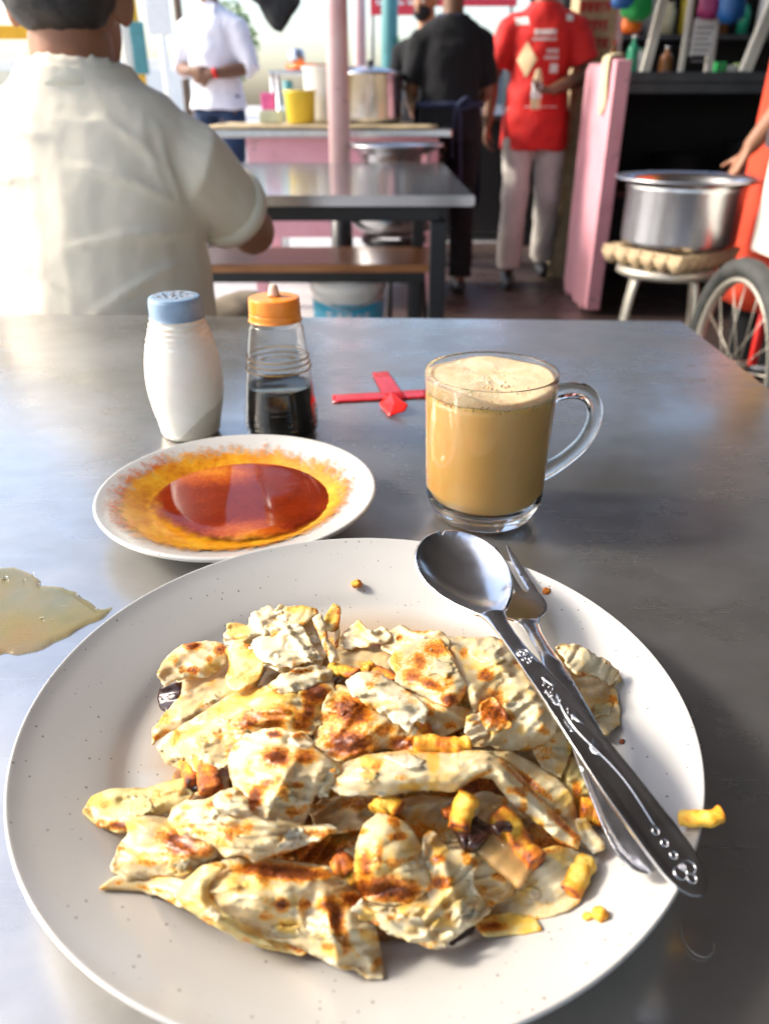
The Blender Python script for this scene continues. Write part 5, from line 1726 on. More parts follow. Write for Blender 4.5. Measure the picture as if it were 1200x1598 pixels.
NS = 0
def bread(label, poly, z=0, m='roti', step=4.0, rag=3.0, thick=.85, amp=1.8, bulge=0.0, bw=26, droop=0.0, dw=16, toast=(), curry=(), ridge=(), tilt=None, wr=None, name='bread_piece', cat='flatbread', group='torn pieces of fried flatbread', flakes=None, grow=None):
    """a torn sheet of bread; poly in photo pixels, heights in millimetres above the table"""
    global NS
    NS += 1
    if grow is None:
        grow = 5.0 if z <= 5 else 1.5
    poly = np.array(poly, float)
    tn_ = np.roll(poly, -1, 0) - np.roll(poly, 1, 0)
    area = 0.5 * np.sum(poly[:, 0] * np.roll(poly[:, 1], -1) - np.roll(poly[:, 0], -1) * poly[:, 1])
    poly = poly + np.sign(area) * grow * np.c_[tn_[:, 1], -tn_[:, 0]] / (np.linalg.norm(tn_, axis=1)[:, None] + 1e-9)
    V2, F, d = mesh_poly(poly, step, rag * (.95 if m == 'roti_white' else .6), NS * 3.7)
    h = H(V2) * 1.0 + z * 1.15
    if tilt:
        cx, cy, gx, gy = tilt
        h += (V2[:, 0] - cx) * gx + (V2[:, 1] - cy) * gy
    s = np.clip(d / bw, 0, 1)
    h += bulge * .68 * np.sin(s * PI / 2) ** 1.2
    h -= droop * (1 - np.clip(d / dw, 0, 1)) ** 2
    for (xa, ya, xb, yb, w, hh) in ridge:
        h += hh * np.exp(-(seg_dist(V2, (xa, ya), (xb, yb)) / w) ** 2)
    fr_ = np.random.default_rng(NS + 500)
    fa = fr_.uniform(-.9, .4)
    ca_, sa_ = math.cos(fa), math.sin(fa)
    rough_ = m == 'roti_white'
    nz = np.array([noise.noise(Vector((p[0] * .020, p[1] * .027, NS))) + (.26 if rough_ else .12) * noise.noise(Vector((p[0] * .055, p[1] * .07, NS + 3))) for p in V2])
    h += min(amp, 1.4 + .4 * amp) * .95 * nz
    # soft folds running one way, and a few finer wrinkles along them
    cr_ = np.array([1 - abs(noise.noise(Vector(((p[0] * ca_ + p[1] * sa_) * .014, (-p[0] * sa_ + p[1] * ca_) * .060, NS + 50)))) * 2.4 for p in V2])
    h += (1.2 if rough_ else 1.0) * min(amp, 1.8) * np.clip(cr_, 0, 1) ** 2.5
    h += (.2 if rough_ else .14) * np.array([noise.noise(Vector(((p[0] * ca_ + p[1] * sa_) * .035, (-p[0] * sa_ + p[1] * ca_) * .24, NS + 30))) for p in V2])
    # edges curl up or down here and there
    ed_n = np.array([noise.noise(Vector((p[0] * .014, p[1] * .017, NS + 40))) for p in V2])
    h += 5.0 * (ed_n + .16) * np.clip(1 - d / 22, 0, 1) ** 1.8
    if wr:
        an, fr, am = wr
        ph = (V2[:, 0] * math.cos(R(an)) + V2[:, 1] * math.sin(R(an))) * fr
        h += am * np.array([math.sin(p_ + 2.2 * noise.noise(Vector((q_[0] * .02, q_[1] * .02, NS)))) for p_, q_ in zip(ph, V2)]) * np.clip(d / 18, 0.25, 1)
    verts = []
    for (x, y), hh in zip(V2, h):
        p = W(x, y, hh * .001)
        fl = TZ + plate_z(p.x, p.y) + .0020
        if p.z < fl:
            p = W(x, y, fl - TZ)
        verts.append(p)
    # orientation: faces up
    a, b, c = (Vector(verts[i]) for i in F[0])
    if (b - a).cross(c - a).z < 0:
        F = [f[::-1] for f in F]
    edge = .22 * np.clip(1 - d / 7, 0, 1) * np.array([max(0, noise.noise(Vector((p[0] * .05, p[1] * .05, NS + 20)))) for p in V2]) * 2
    to = 1.3 * blobs(V2, toast, NS) + edge
    to = np.maximum(to, .62 * np.clip(np.array([noise.noise(Vector((p[0] * .035, p[1] * .045, NS + 70))) for p in V2]) * 2.4 - .40, 0, 1) + edge * .5)
    cu = np.maximum(1.15 * blobs(V2, curry, NS), .8 * np.clip(np.array([noise.noise(Vector((p[0] * .02, p[1] * .026, NS + 80))) for p in V2]) * 2.0 - .2, 0, 1))
    o = mesh_obj(name, verts, F, M[m], None, True, attrs=dict(toast=to, curry=cu))
    sol = o.modifiers.new('thickness', 'SOLIDIFY')
    sol.thickness = thick * .001
    sol.offset = -1
    tag(o, label, cat, group)
    # loose flakes of the torn layers, parts of the piece
    if flakes is None:
        flakes = int(min(2, len(V2) / 500))
    lr = np.random.default_rng(NS + 100)
    cand = np.where(d > 9)[0]
    for fk in range(flakes if len(cand) else 0):
        c0 = V2[cand[lr.integers(len(cand))]]
        ra, rb, an0 = lr.uniform(14, 30), lr.uniform(8, 15), lr.uniform(-.9, .5)
        pl = []
        for k in range(14):
            a_ = 2 * PI * k / 14
            rr_ = 1 + .45 * lr.uniform(-1, 1)
            u_, v_ = ra * rr_ * math.cos(a_), rb * rr_ * math.sin(a_)
            pl.append((c0[0] + u_ * math.cos(an0) - v_ * math.sin(an0), c0[1] + u_ * math.sin(an0) + v_ * math.cos(an0)))
        try:
            Q2, QF, qd = mesh_poly(pl, 3.6, 2.2, NS * 2.1 + fk)
        except Exception:
            continue
        near = np.argmin(((Q2[:, None, :] - V2[None]) ** 2).sum(2), axis=1)
        keep = d[near] > 3.0
        QF = [f for f in QF if all(keep[i] for i in f)]
        if len(QF) < 20:
            continue
        used = sorted({i for f in QF for i in f})
        mp = {i: k for k, i in enumerate(used)}
        lift = lr.uniform(-1, 1, 2)
        lv = []
        for i in used:
            e_ = max(0, ((Q2[i] - c0) / np.array([ra, rb]) * lift).sum())
            lv.append(W(Q2[i][0], Q2[i][1], (float(np.array(verts[near[i]])[2]) - TZ) + (.0005 + .0009 * e_ ** 1.5 + .0003 * noise.noise(Vector((Q2[i][0] * .15, Q2[i][1] * .15, fk))))))
        QF = [tuple(mp[i] for i in f) for f in QF]
        a, b, c = (Vector(lv[i]) for i in QF[0])
        if (b - a).cross(c - a).z < 0:
            QF = [f[::-1] for f in QF]
        fo = mesh_obj('flake', lv, QF, M[m if lr.random() < .8 else 'roti_white'], o, True, attrs=dict(toast=to[near[used]] * lr.uniform(.5, 1.1), curry=cu[near[used]]))
        so_ = fo.modifiers.new('thickness', 'SOLIDIFY')
        so_.thickness = .0003
        so_.offset = -1
    return o

# bottom layers, mostly hidden
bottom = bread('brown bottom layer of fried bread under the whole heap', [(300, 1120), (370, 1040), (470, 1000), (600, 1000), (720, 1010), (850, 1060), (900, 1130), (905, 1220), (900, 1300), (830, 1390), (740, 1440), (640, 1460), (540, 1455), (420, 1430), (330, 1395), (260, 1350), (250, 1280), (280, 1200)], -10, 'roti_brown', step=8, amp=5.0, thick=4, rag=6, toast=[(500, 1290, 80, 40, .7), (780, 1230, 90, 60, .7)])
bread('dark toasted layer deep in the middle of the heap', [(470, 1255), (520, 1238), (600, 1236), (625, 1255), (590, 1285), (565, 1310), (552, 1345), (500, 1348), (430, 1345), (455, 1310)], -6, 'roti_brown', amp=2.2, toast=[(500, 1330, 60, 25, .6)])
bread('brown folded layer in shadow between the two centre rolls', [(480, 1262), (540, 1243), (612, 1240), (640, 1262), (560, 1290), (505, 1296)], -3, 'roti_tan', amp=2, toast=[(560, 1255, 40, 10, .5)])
def filler(parent, n):
    global NS
    fr_ = np.random.default_rng(42)
    pts = [(330, 1075), (300, 1165), (360, 1120), (430, 1060), (500, 1050), (560, 1075), (620, 1060), (700, 1110), (600, 1180), (680, 1150), (740, 1170), (830, 1180), (880, 1120), (520, 1195), (480, 1250),
           (560, 1260), (330, 1240), (300, 1290), (380, 1330), (460, 1320), (540, 1330), (650, 1260), (740, 1280), (800, 1330), (680, 1370), (780, 1380), (560, 1420), (860, 1250), (540, 1140), (470, 1140)]
    for k, (x_, y_) in enumerate(pts):
        NS += 1
        ra, rb, an = fr_.uniform(34, 58), fr_.uniform(20, 32), fr_.uniform(-.8, .5)
        pl = []
        for i in range(16):
            a_ = 2 * PI * i / 16
            q_ = 1 + .3 * fr_.uniform(-1, 1)
            u_, v_ = ra * q_ * math.cos(a_), rb * q_ * math.sin(a_)
            pl.append((x_ + u_ * math.cos(an) - v_ * math.sin(an), y_ + u_ * math.sin(an) + v_ * math.cos(an)))
        V2, F, d = mesh_poly(pl, 4.5, 3.5, NS * 1.9)
        gx, gy = fr_.uniform(-.10, .10, 2)
        h = H(V2) - 7.5 + (V2[:, 0] - x_) * gx + (V2[:, 1] - y_) * gy
        h += 2.6 * np.array([noise.noise(Vector((p[0] * .03, p[1] * .045, NS))) + .5 * noise.noise(Vector((p[0] * .09, p[1] * .12, NS + 2))) for p in V2])
        vv = []
        for (px_, py_), hh in zip(V2, h):
            p_ = W(px_, py_, hh * .001)
            fl = TZ + plate_z(p_.x, p_.y) + .002
            vv.append(p_ if p_.z > fl else W(px_, py_, fl - TZ))
        a, b, c = (Vector(vv[i]) for i in F[0])
        if (b - a).cross(c - a).z < 0:
            F = [f[::-1] for f in F]
        to = .7 * np.clip(np.array([noise.noise(Vector((p[0] * .03, p[1] * .04, NS + 7))) for p in V2]) * 2 - .1, 0, 1)
        cu = .8 * np.clip(np.array([noise.noise(Vector((p[0] * .025, p[1] * .03, NS + 9))) for p in V2]) * 2, 0, 1)
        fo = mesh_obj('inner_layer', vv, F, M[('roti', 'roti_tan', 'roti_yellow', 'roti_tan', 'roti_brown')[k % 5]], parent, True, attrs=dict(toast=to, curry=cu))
        so = fo.modifiers.new('thickness', 'SOLIDIFY')
        so.thickness = .001
        so.offset = -1
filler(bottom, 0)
# back row
bread('tan half-open roll at the far left end of the heap', [(237, 1158), (243, 1139), (264, 1112), (288, 1086), (289, 1064), (318, 1058), (345, 1038), (362, 1010), (388, 1006), (410, 1030), (414, 1042), (396, 1066), (370, 1088), (332, 1112), (296, 1127), (262, 1139)], 1, 'roti_tan', bulge=5, bw=24, amp=1.0, rag=2.4, toast=[(262, 1118, 18, 9, .4, -40), (246, 1150, 8, 5, .5), (330, 1095, 14, 5, .3, -25)])
bread('pale flap with brown dots curling over the far left roll', [(246, 1052), (262, 1022), (285, 1008), (318, 1001), (345, 1004), (356, 1012), (352, 1035), (336, 1050), (318, 1058), (292, 1056), (266, 1062), (257, 1070)], 7, 'roti', bulge=2.5, bw=20, amp=1.2, ridge=[(250, 1050, 300, 1003, 8, 2)], toast=[(302, 1008, 16, 6, .75), (345, 1014, 12, 8, .7), (300, 1046, 11, 6, .7), (327, 1029, 6, 5, .7), (284, 1045, 6, 6, .4)], curry=[(330, 1040, 20, 14, .5)])
bread('yellowish translucent flap hanging over the far left roll', [(352, 1012), (372, 1003), (392, 1008), (412, 1033), (403, 1055), (384, 1068), (372, 1076), (358, 1072), (352, 1058), (360, 1040)], 9, 'roti_yellow', bulge=2, amp=.9, rag=3, curry=[(385, 1045, 20, 18, .35)], toast=[(352, 1010, 6, 10, .5)])
bread('white flaky clump at the back of the heap', [(352, 1004), (358, 972), (386, 976), (392, 958), (418, 946), (440, 951), (470, 948), (492, 956), (490, 972), (506, 1000), (509, 1024), (490, 1042), (470, 1047), (440, 1048), (415, 1040), (398, 1022), (390, 1008), (370, 1014)], 7, 'roti_white', amp=3.6, bulge=3, rag=5, step=3.6, ridge=[(400, 960, 440, 1040, 7, 2.5), (440, 955, 490, 1030, 6, 2.5), (380, 990, 430, 985, 6, 2)])
bread('white thin flake peeling off the back clump', [(388, 1012), (405, 985), (430, 968), (452, 972), (475, 985), (492, 1010), (500, 1026), (478, 1030), (455, 1040), (425, 1036), (404, 1026)], 12, 'roti_white', amp=3.2, rag=5, step=3.4, ridge=[(440, 972, 485, 1030, 5, 2.5)], curry=[(495, 1015, 8, 14, .4)])
bread('pale flap with a curry stain at the very back', [(428, 962), (436, 944), (452, 948), (470, 946), (494, 951), (497, 956), (480, 966), (462, 978), (452, 976), (440, 970)], 12, 'roti', amp=1.2, rag=2, curry=[(458, 951, 12, 5, 1.0)])
bread('tan rounded fold behind the long white strip', [(500, 1048), (512, 1022), (540, 1008), (570, 1003), (600, 1006), (616, 1030), (602, 1046), (560, 1052), (525, 1052)], 3, 'roti_tan', bulge=5, bw=22, amp=1.0, toast=[(575, 1006, 30, 4, .5), (560, 1035, 20, 6, .2)])
bread('white crumpled strip along the back edge', [(522, 1006), (540, 986), (560, 970), (574, 984), (598, 979), (606, 992), (596, 1002), (570, 1008), (545, 1012)], 8, 'roti_white', amp=2.6, rag=4.5, step=3.4, ridge=[(560, 972, 590, 1000, 5, 2.5), (540, 990, 575, 1005, 5, 2)])
bread('yellow white thin sheet at the back beside the toasted tile', [(595, 1012), (604, 990), (624, 974), (642, 986), (665, 985), (692, 990), (704, 1000), (680, 1012), (640, 1016), (612, 1018)], 8, 'roti', amp=2, rag=3.5, toast=[(660, 984, 24, 4, .5), (624, 996, 5, 6, .6)])
bread('narrow yellow crust at the back next to the pale shred', [(506, 968), (514, 952), (522, 941), (531, 948), (529, 972), (520, 984), (508, 980)], 8, 'roti_yellow', amp=1.2, rag=2.5, toast=[(528, 955, 4, 12, .6)], curry=[(518, 962, 12, 14, .8)])
bread('upright pale shred with an orange edge at the back', [(488, 964), (500, 958), (508, 976), (512, 998), (524, 1016), (529, 1030), (516, 1034), (508, 1012), (496, 986)], 13, 'roti_white', amp=.8, bulge=2, bw=8, rag=1.6, step=3, toast=[(494, 985, 3, 14, .5, -20), (508, 1010, 3, 14, .5, -20)])
bread('thin pale shred standing behind the upright one', [(524, 972), (529, 966), (530, 990), (526, 1010), (520, 1014), (524, 992)], 8, 'roti_white', amp=.5, bulge=1.5, bw=6, rag=1, step=3)
# right side
bread('thin rumpled sheet at the far right end under the fork', [(862, 1030), (874, 1010), (895, 1011), (926, 1028), (948, 1042), (966, 1058), (952, 1072), (960, 1098), (962, 1128), (944, 1142), (922, 1130), (900, 1098), (878, 1062)], 2, 'roti', amp=2.4, rag=4, step=4, thick=1.2, curry=[(925, 1100, 30, 25, .45), (892, 1030, 10, 8, .6)], toast=[(892, 1028, 10, 6, .5)])
bread('pale torn lip lying on the far right sheet', [(870, 1012), (900, 1012), (930, 1030), (952, 1042), (966, 1056), (950, 1066), (935, 1050), (910, 1052), (890, 1040)], 5, 'roti_white', amp=1.6, rag=4, step=3.6)
bread('large crumpled pale piece under the spoon neck', [(688, 994), (730, 1000), (772, 998), (802, 1010), (834, 1036), (856, 1080), (868, 1110), (862, 1146), (846, 1160), (820, 1168), (790, 1166), (764, 1158), (740, 1160), (735, 1138), (742, 1110), (734, 1080), (724, 1050), (710, 1018)], 3, 'roti', bulge=6, bw=34, amp=2.6, step=4.4, rag=3, ridge=[(705, 1010, 742, 1085, 12, 4.5), (742, 1085, 735, 1135, 10, 3), (800, 1080, 770, 1150, 10, 3), (820, 1050, 850, 1130, 12, 2.5), (770, 1030, 810, 1070, 8, 2.5)],
      toast=[(757, 1054, 13, 9, .75), (724, 1018, 8, 8, .5), (770, 1095, 20, 22, .55), (786, 1122, 16, 12, .7), (745, 1120, 14, 10, .3), (802, 1008, 10, 6, .5)], curry=[(760, 1040, 50, 26, .45), (815, 1140, 14, 10, .5), (790, 1085, 30, 30, .3)])
bread('small orange fried fold in the crumpled pale piece', [(752, 1098), (768, 1088), (782, 1104), (797, 1132), (784, 1138), (760, 1140), (750, 1120)], 11, 'roti', bulge=2, amp=1.0, rag=1.6, step=3.4, toast=[(772, 1112, 26, 24, .72)])
bread('small white torn corner beside the yellow potato strip', [(728, 1124), (748, 1112), (762, 1122), (757, 1150), (738, 1160), (726, 1144)], 9, 'roti_white', amp=1.6, rag=3, step=3.4, toast=[(742, 1128, 8, 5, .3)])
bread('limp pale flap hanging down below the crumpled piece', [(846, 1150), (866, 1132), (884, 1134), (891, 1150), (884, 1178), (872, 1210), (856, 1202), (838, 1178), (832, 1162)], 2, 'roti', amp=1.8, rag=2.5, droop=2, toast=[(852, 1176, 14, 12, .35), (860, 1154, 10, 6, .45)], curry=[(888, 1160, 6, 20, .7)])
bread('curled yellow scrap beside the spoon handle', [(878, 1205), (892, 1184), (906, 1196), (920, 1226), (936, 1250), (940, 1290), (924, 1284), (908, 1262), (896, 1268), (884, 1244)], -1, 'roti_yellow', amp=1.8, rag=3, bulge=3, bw=14, toast=[(900, 1232, 8, 16, .5)])
# middle
bread('long folded piece with orange toasting running up from the left', [(247, 1166), (266, 1150), (292, 1132), (322, 1114), (352, 1094), (374, 1084), (412, 1074), (444, 1064), (480, 1055), (512, 1060), (520, 1075), (514, 1096), (502, 1120), (482, 1142), (455, 1147), (430, 1137), (402, 1150), (372, 1166), (350, 1192), (322, 1202), (288, 1196), (262, 1188)], 4, 'roti', bulge=9, bw=36, amp=1.9, step=4.2, rag=2.6, wr=(-60, .10, .4),
      toast=[(385, 1128, 44, 14, .62, -28), (432, 1118, 34, 20, .55, -25), (470, 1128, 16, 18, .6), (492, 1082, 20, 16, .95, -25), (482, 1108, 10, 16, .8), (368, 1172, 16, 16, .6), (330, 1150, 30, 7, .35, -25)],
      curry=[(370, 1095, 60, 14, .75, -28), (300, 1142, 40, 8, .6, -28), (440, 1085, 50, 20, .6, -20), (500, 1105, 12, 20, .6)])
bread('white wrinkled fold above the orange toasted piece', [(418, 1072), (440, 1052), (470, 1044), (500, 1040), (520, 1046), (516, 1062), (490, 1066), (462, 1078), (438, 1080)], 8, 'roti_white', amp=1.6, rag=3, ridge=[(425, 1074, 515, 1048, 6, 3)], curry=[(505, 1058, 18, 6, .5)], toast=[(468, 1048, 18, 2.5, .8)])
bread('flat brown toasted sheet in the centre', [(505, 1112), (514, 1086), (530, 1072), (552, 1078), (576, 1094), (604, 1108), (628, 1126), (648, 1140), (660, 1160), (646, 1172), (602, 1164), (585, 1166), (566, 1181), (542, 1188), (516, 1176), (496, 1160), (494, 1140)], 5, 'roti', bulge=4, bw=30, amp=1.4, step=4.0, rag=2.4,
      toast=[(548, 1110, 34, 26, .78, 25), (545, 1160, 38, 24, .80), (515, 1145, 18, 20, .45), (630, 1160, 26, 12, .75), (600, 1140, 24, 12, .45), (592, 1105, 10, 8, .5)], curry=[(530, 1095, 30, 30, .5)])
bread('white torn fold lying over the brown toasted sheet', [(540, 1062), (562, 1050), (592, 1050), (622, 1070), (646, 1084), (666, 1108), (662, 1128), (648, 1120), (640, 1140), (616, 1124), (592, 1108), (572, 1096), (552, 1082)], 10, 'roti_white', bulge=3.5, bw=18, amp=2.2, rag=3.6, step=3.8, ridge=[(560, 1056, 650, 1120, 8, 2)], toast=[(576, 1070, 8, 7, .45)], curry=[(600, 1090, 30, 12, .2)])
bread('creamy bridge of bread between the white fold and the toasted tile', [(640, 1084), (662, 1090), (690, 1104), (712, 1106), (738, 1112), (728, 1130), (708, 1138), (690, 1146), (672, 1136), (664, 1118), (650, 1104)], 5, 'roti', amp=2, rag=3, ridge=[(650, 1094, 720, 1122, 6, 2)], toast=[(702, 1132, 10, 5, .5), (690, 1108, 14, 6, .25)], curry=[(690, 1120, 20, 10, .4)])
bread('orange speckled toasted tile near the back', [(606, 1031), (624, 1012), (658, 995), (688, 999), (702, 1022), (716, 1050), (728, 1068), (720, 1090), (702, 1102), (680, 1096), (660, 1086), (640, 1076), (616, 1064), (620, 1050)], 9, 'roti', bulge=3, bw=22, amp=1.0, step=3.8, rag=2.2,
      toast=[(655, 1034, 10, 16, .62), (680, 1012, 22, 14, .55), (644, 1056, 16, 14, .62), (672, 1068, 22, 8, .7, 20), (702, 1092, 14, 10, .85), (622, 1030, 10, 16, .3), (700, 1062, 12, 10, .4)], curry=[(615, 1030, 8, 20, .8), (690, 1010, 20, 14, .7), (660, 1040, 50, 40, .2)])
bread('thick pale tile with round toast marks left of the centre', [(356, 1184), (366, 1164), (386, 1150), (410, 1138), (438, 1137), (452, 1146), (472, 1142), (494, 1160), (486, 1166), (508, 1178), (526, 1190), (531, 1204), (516, 1226), (510, 1244), (492, 1238), (484, 1264), (470, 1288), (432, 1281), (404, 1276), (390, 1252), (366, 1232), (360, 1204)], 9, 'roti', bulge=3.6, bw=40, amp=1.6, step=4.0, rag=2.6, ridge=[(455, 1190, 415, 1275, 9, 2.6), (450, 1150, 450, 1190, 8, -1.5), (500, 1200, 480, 1260, 8, 1.5)],
      toast=[(432, 1182, 24, 15, .85), (428, 1146, 12, 6, .9), (476, 1180, 20, 12, .62), (420, 1222, 18, 9, .6, -35), (398, 1245, 12, 18, .82, 20), (465, 1225, 10, 6, .5), (457, 1266, 12, 9, .55), (390, 1190, 6, 8, .4), (474, 1158, 9, 5, .6), (435, 1215, 8, 6, .65)], curry=[(440, 1245, 30, 26, .35), (400, 1240, 24, 24, .4)])
bread('small white chip on the thick pale tile', [(455, 1150), (470, 1146), (480, 1156), (492, 1164), (482, 1166), (466, 1160)], 15, 'roti_white', amp=.6, rag=1.6, step=3)
bread('pale curled lip at the right of the thick tile', [(506, 1206), (514, 1190), (528, 1190), (532, 1204), (520, 1222), (508, 1240), (500, 1246), (494, 1238)], 9, 'roti', bulge=3, bw=10, amp=.5, rag=1.5, step=3, toast=[(518, 1200, 6, 6, .5)])
bread('long pale folded strip across the middle', [(518, 1206), (540, 1190), (575, 1178), (640, 1171), (700, 1173), (758, 1172), (784, 1184), (806, 1206), (832, 1236), (870, 1274), (905, 1308), (902, 1326), (880, 1316), (846, 1290), (802, 1256), (778, 1228), (768, 1215), (744, 1212), (722, 1226), (706, 1236), (662, 1230), (612, 1240), (562, 1240), (530, 1238), (514, 1226)], 8, 'roti', bulge=8, bw=26, amp=1.3, step=4.2, rag=1.6, ridge=[(745, 1200, 715, 1225, 5, 1.5), (760, 1196, 735, 1218, 4, 1.2)],
      toast=[(626, 1212, 12, 7, .38), (680, 1174, 60, 3, .45), (820, 1225, 60, 4, .62, 43), (880, 1290, 40, 5, .7, 40), (750, 1210, 22, 4, .5, -25), (880, 1318, 26, 4, .6, 30)], curry=[(676, 1190, 12, 18, .85), (640, 1228, 26, 8, .7), (560, 1232, 26, 6, .4), (860, 1270, 60, 6, .5, 42)])
bread('pale outer layer running behind the long folded strip', [(768, 1172), (792, 1176), (828, 1194), (866, 1216), (886, 1240), (897, 1274), (916, 1300), (937, 1318), (928, 1326), (906, 1308), (880, 1282), (850, 1250), (822, 1216), (792, 1192)], 3, 'roti', bulge=4, bw=16, amp=1.0, rag=1.6, step=4, toast=[(830, 1222, 50, 5, .6, 40), (893, 1262, 8, 12, .3)], curry=[(880, 1246, 14, 24, .6, 60)])
bread('pale narrow shred at the right end of the folded strip', [(902, 1278), (912, 1278), (922, 1298), (938, 1314), (940, 1322), (926, 1328), (910, 1308)], 5, 'roti_white', bulge=2, bw=8, amp=.5, rag=1.2, step=3)
# left
bread('pale tubular piece sticking out at the far left', [(134, 1264), (146, 1246), (170, 1236), (202, 1234), (226, 1235), (255, 1226), (290, 1217), (302, 1234), (286, 1254), (262, 1262), (240, 1268), (212, 1276), (206, 1296), (184, 1296), (158, 1286)], 1, 'roti_yellow', bulge=7, bw=22, amp=.8, step=4, rag=1.4, ridge=[(190, 1250, 290, 1238, 7, -2.5)], toast=[(190, 1288, 20, 7, .9), (160, 1282, 10, 4, .6), (140, 1265, 5, 6, .3)], curry=[(230, 1240, 60, 8, .2)])
bread('pale three cornered piece with an orange patch at the left', [(198, 1278), (228, 1272), (262, 1280), (288, 1272), (318, 1288), (345, 1310), (338, 1334), (312, 1344), (288, 1360), (248, 1362), (200, 1370), (176, 1354), (190, 1322), (206, 1302)], 4, 'roti', bulge=6, bw=28, amp=1.3, step=4, rag=2.4, ridge=[(205, 1282, 300, 1300, 9, 1.5)], toast=[(280, 1316, 32, 22, .75, 10), (262, 1342, 20, 8, .35), (312, 1328, 22, 10, .6), (230, 1346, 30, 5, .35)], curry=[(225, 1340, 14, 10, .8), (205, 1328, 8, 6, .5), (240, 1300, 20, 10, .25)])
bread('white folded flap ending in a long pointed tip', [(264, 1282), (270, 1262), (292, 1250), (322, 1250), (345, 1236), (368, 1232), (386, 1252), (390, 1270), (420, 1282), (470, 1290), (518, 1287), (526, 1292), (500, 1306), (452, 1328), (424, 1338), (396, 1344), (376, 1332), (352, 1338), (338, 1322), (310, 1306), (282, 1300)], 10, 'roti', bulge=3.5, bw=22, amp=1.6, step=4, rag=2.0, ridge=[(280, 1262, 385, 1262, 8, 2.0), (390, 1285, 510, 1294, 7, 2.0), (330, 1290, 480, 1310, 8, -1.5)],
      toast=[(368, 1296, 30, 12, .38, -10), (350, 1312, 18, 10, .35), (440, 1334, 40, 3.5, .6, -15), (278, 1278, 6, 5, .5)], curry=[(292, 1260, 10, 5, .7), (380, 1300, 40, 20, .3), (278, 1278, 8, 6, .8)])
bread('white crumpled crest above the folded flap', [(330, 1250), (346, 1234), (368, 1230), (386, 1248), (388, 1264), (366, 1270), (344, 1266)], 14, 'roti_white', bulge=2, bw=12, amp=1.8, rag=2.6, step=3.4)
bread('pale lower fold pointing left at the front', [(157, 1381), (178, 1374), (200, 1366), (245, 1360), (292, 1354), (324, 1346), (312, 1372), (300, 1402), (282, 1412), (262, 1400), (226, 1384), (196, 1382)], 1, 'roti', bulge=4, bw=18, amp=1.0, rag=1.6, step=4, toast=[(184, 1378, 5, 3, .6), (250, 1362, 40, 4, .4), (240, 1388, 40, 3, .5, 12)])
bread('large rolled piece with brown streaks at the front', [(326, 1362), (352, 1346), (392, 1342), (450, 1348), (512, 1356), (546, 1376), (562, 1402), (580, 1440), (590, 1482), (596, 1524), (576, 1522), (560, 1508), (530, 1506), (482, 1482), (442, 1462), (412, 1456), (384, 1440), (352, 1418), (330, 1396)], 5, 'roti', bulge=9, bw=40, amp=1.5, step=4.2, rag=1.8, wr=(8, .13, .35), ridge=[(505, 1400, 528, 1512, 8, 2.5), (470, 1400, 470, 1460, 6, 1.5)],
      toast=[(525, 1432, 12, 30, .80, -4), (510, 1412, 16, 12, .65), (440, 1412, 12, 11, .78), (450, 1362, 66, 11, .95, 4), (400, 1356, 40, 10, .7), (548, 1404, 16, 14, .7), (470, 1366, 50, 10, .7), (540, 1470, 6, 24, .5)], curry=[(450, 1444, 24, 14, .7), (400, 1380, 40, 14, .6), (500, 1460, 30, 14, .4), (540, 1510, 20, 5, .5), (365, 1380, 26, 20, .5)])
bread('smooth pale band looping round the left end of the front roll', [(276, 1396), (290, 1374), (316, 1352), (346, 1346), (356, 1352), (334, 1366), (324, 1384), (328, 1404), (346, 1424), (378, 1444), (412, 1462), (424, 1474), (394, 1472), (352, 1452), (312, 1432), (286, 1414)], 9, 'roti_yellow', bulge=4, bw=16, amp=.6, step=3.6, rag=1.0, toast=[(340, 1350, 16, 4, .4)], curry=[(320, 1356, 24, 8, .5), (330, 1390, 6, 20, .4)])
bread('thin yellow lower edge of bread under the front roll', [(330, 1404), (350, 1420), (400, 1450), (440, 1462), (482, 1482), (470, 1486), (424, 1476), (380, 1462), (340, 1436)], 2, 'roti_yellow', amp=.5, rag=1.2, step=4)
# right of the middle
bread('smooth cream sheet behind the potato strips', [(598, 1268), (622, 1252), (660, 1246), (712, 1250), (760, 1242), (806, 1252), (832, 1276), (838, 1292), (822, 1306), (806, 1330), (762, 1334), (720, 1322), (680, 1310), (640, 1296)], 0, 'roti', amp=1.2, step=4.4, rag=1.6, ridge=[(610, 1262, 720, 1250, 8, 2.5), (740, 1248, 830, 1280, 8, 3)], toast=[(660, 1300, 50, 20, .35), (825, 1300, 8, 14, .4)], curry=[(660, 1275, 40, 20, .35)])
bread('domed piece with a heavy brown scorch right of the front roll', [(556, 1352), (560, 1318), (570, 1290), (590, 1274), (612, 1276), (636, 1290), (652, 1318), (664, 1350), (672, 1384), (658, 1398), (632, 1410), (598, 1412), (566, 1402), (552, 1378)], 6, 'roti', bulge=6, bw=40, amp=1.5, step=4, rag=1.8, wr=(20, .12, .4),
      toast=[(600, 1385, 34, 20, .85), (572, 1350, 10, 26, .7), (620, 1308, 16, 8, .62), (592, 1335, 7, 22, .55), (630, 1390, 26, 16, .75), (570, 1385, 16, 20, .8)], curry=[(565, 1350, 12, 30, .9), (600, 1360, 40, 40, .5), (630, 1330, 20, 30, .3)])
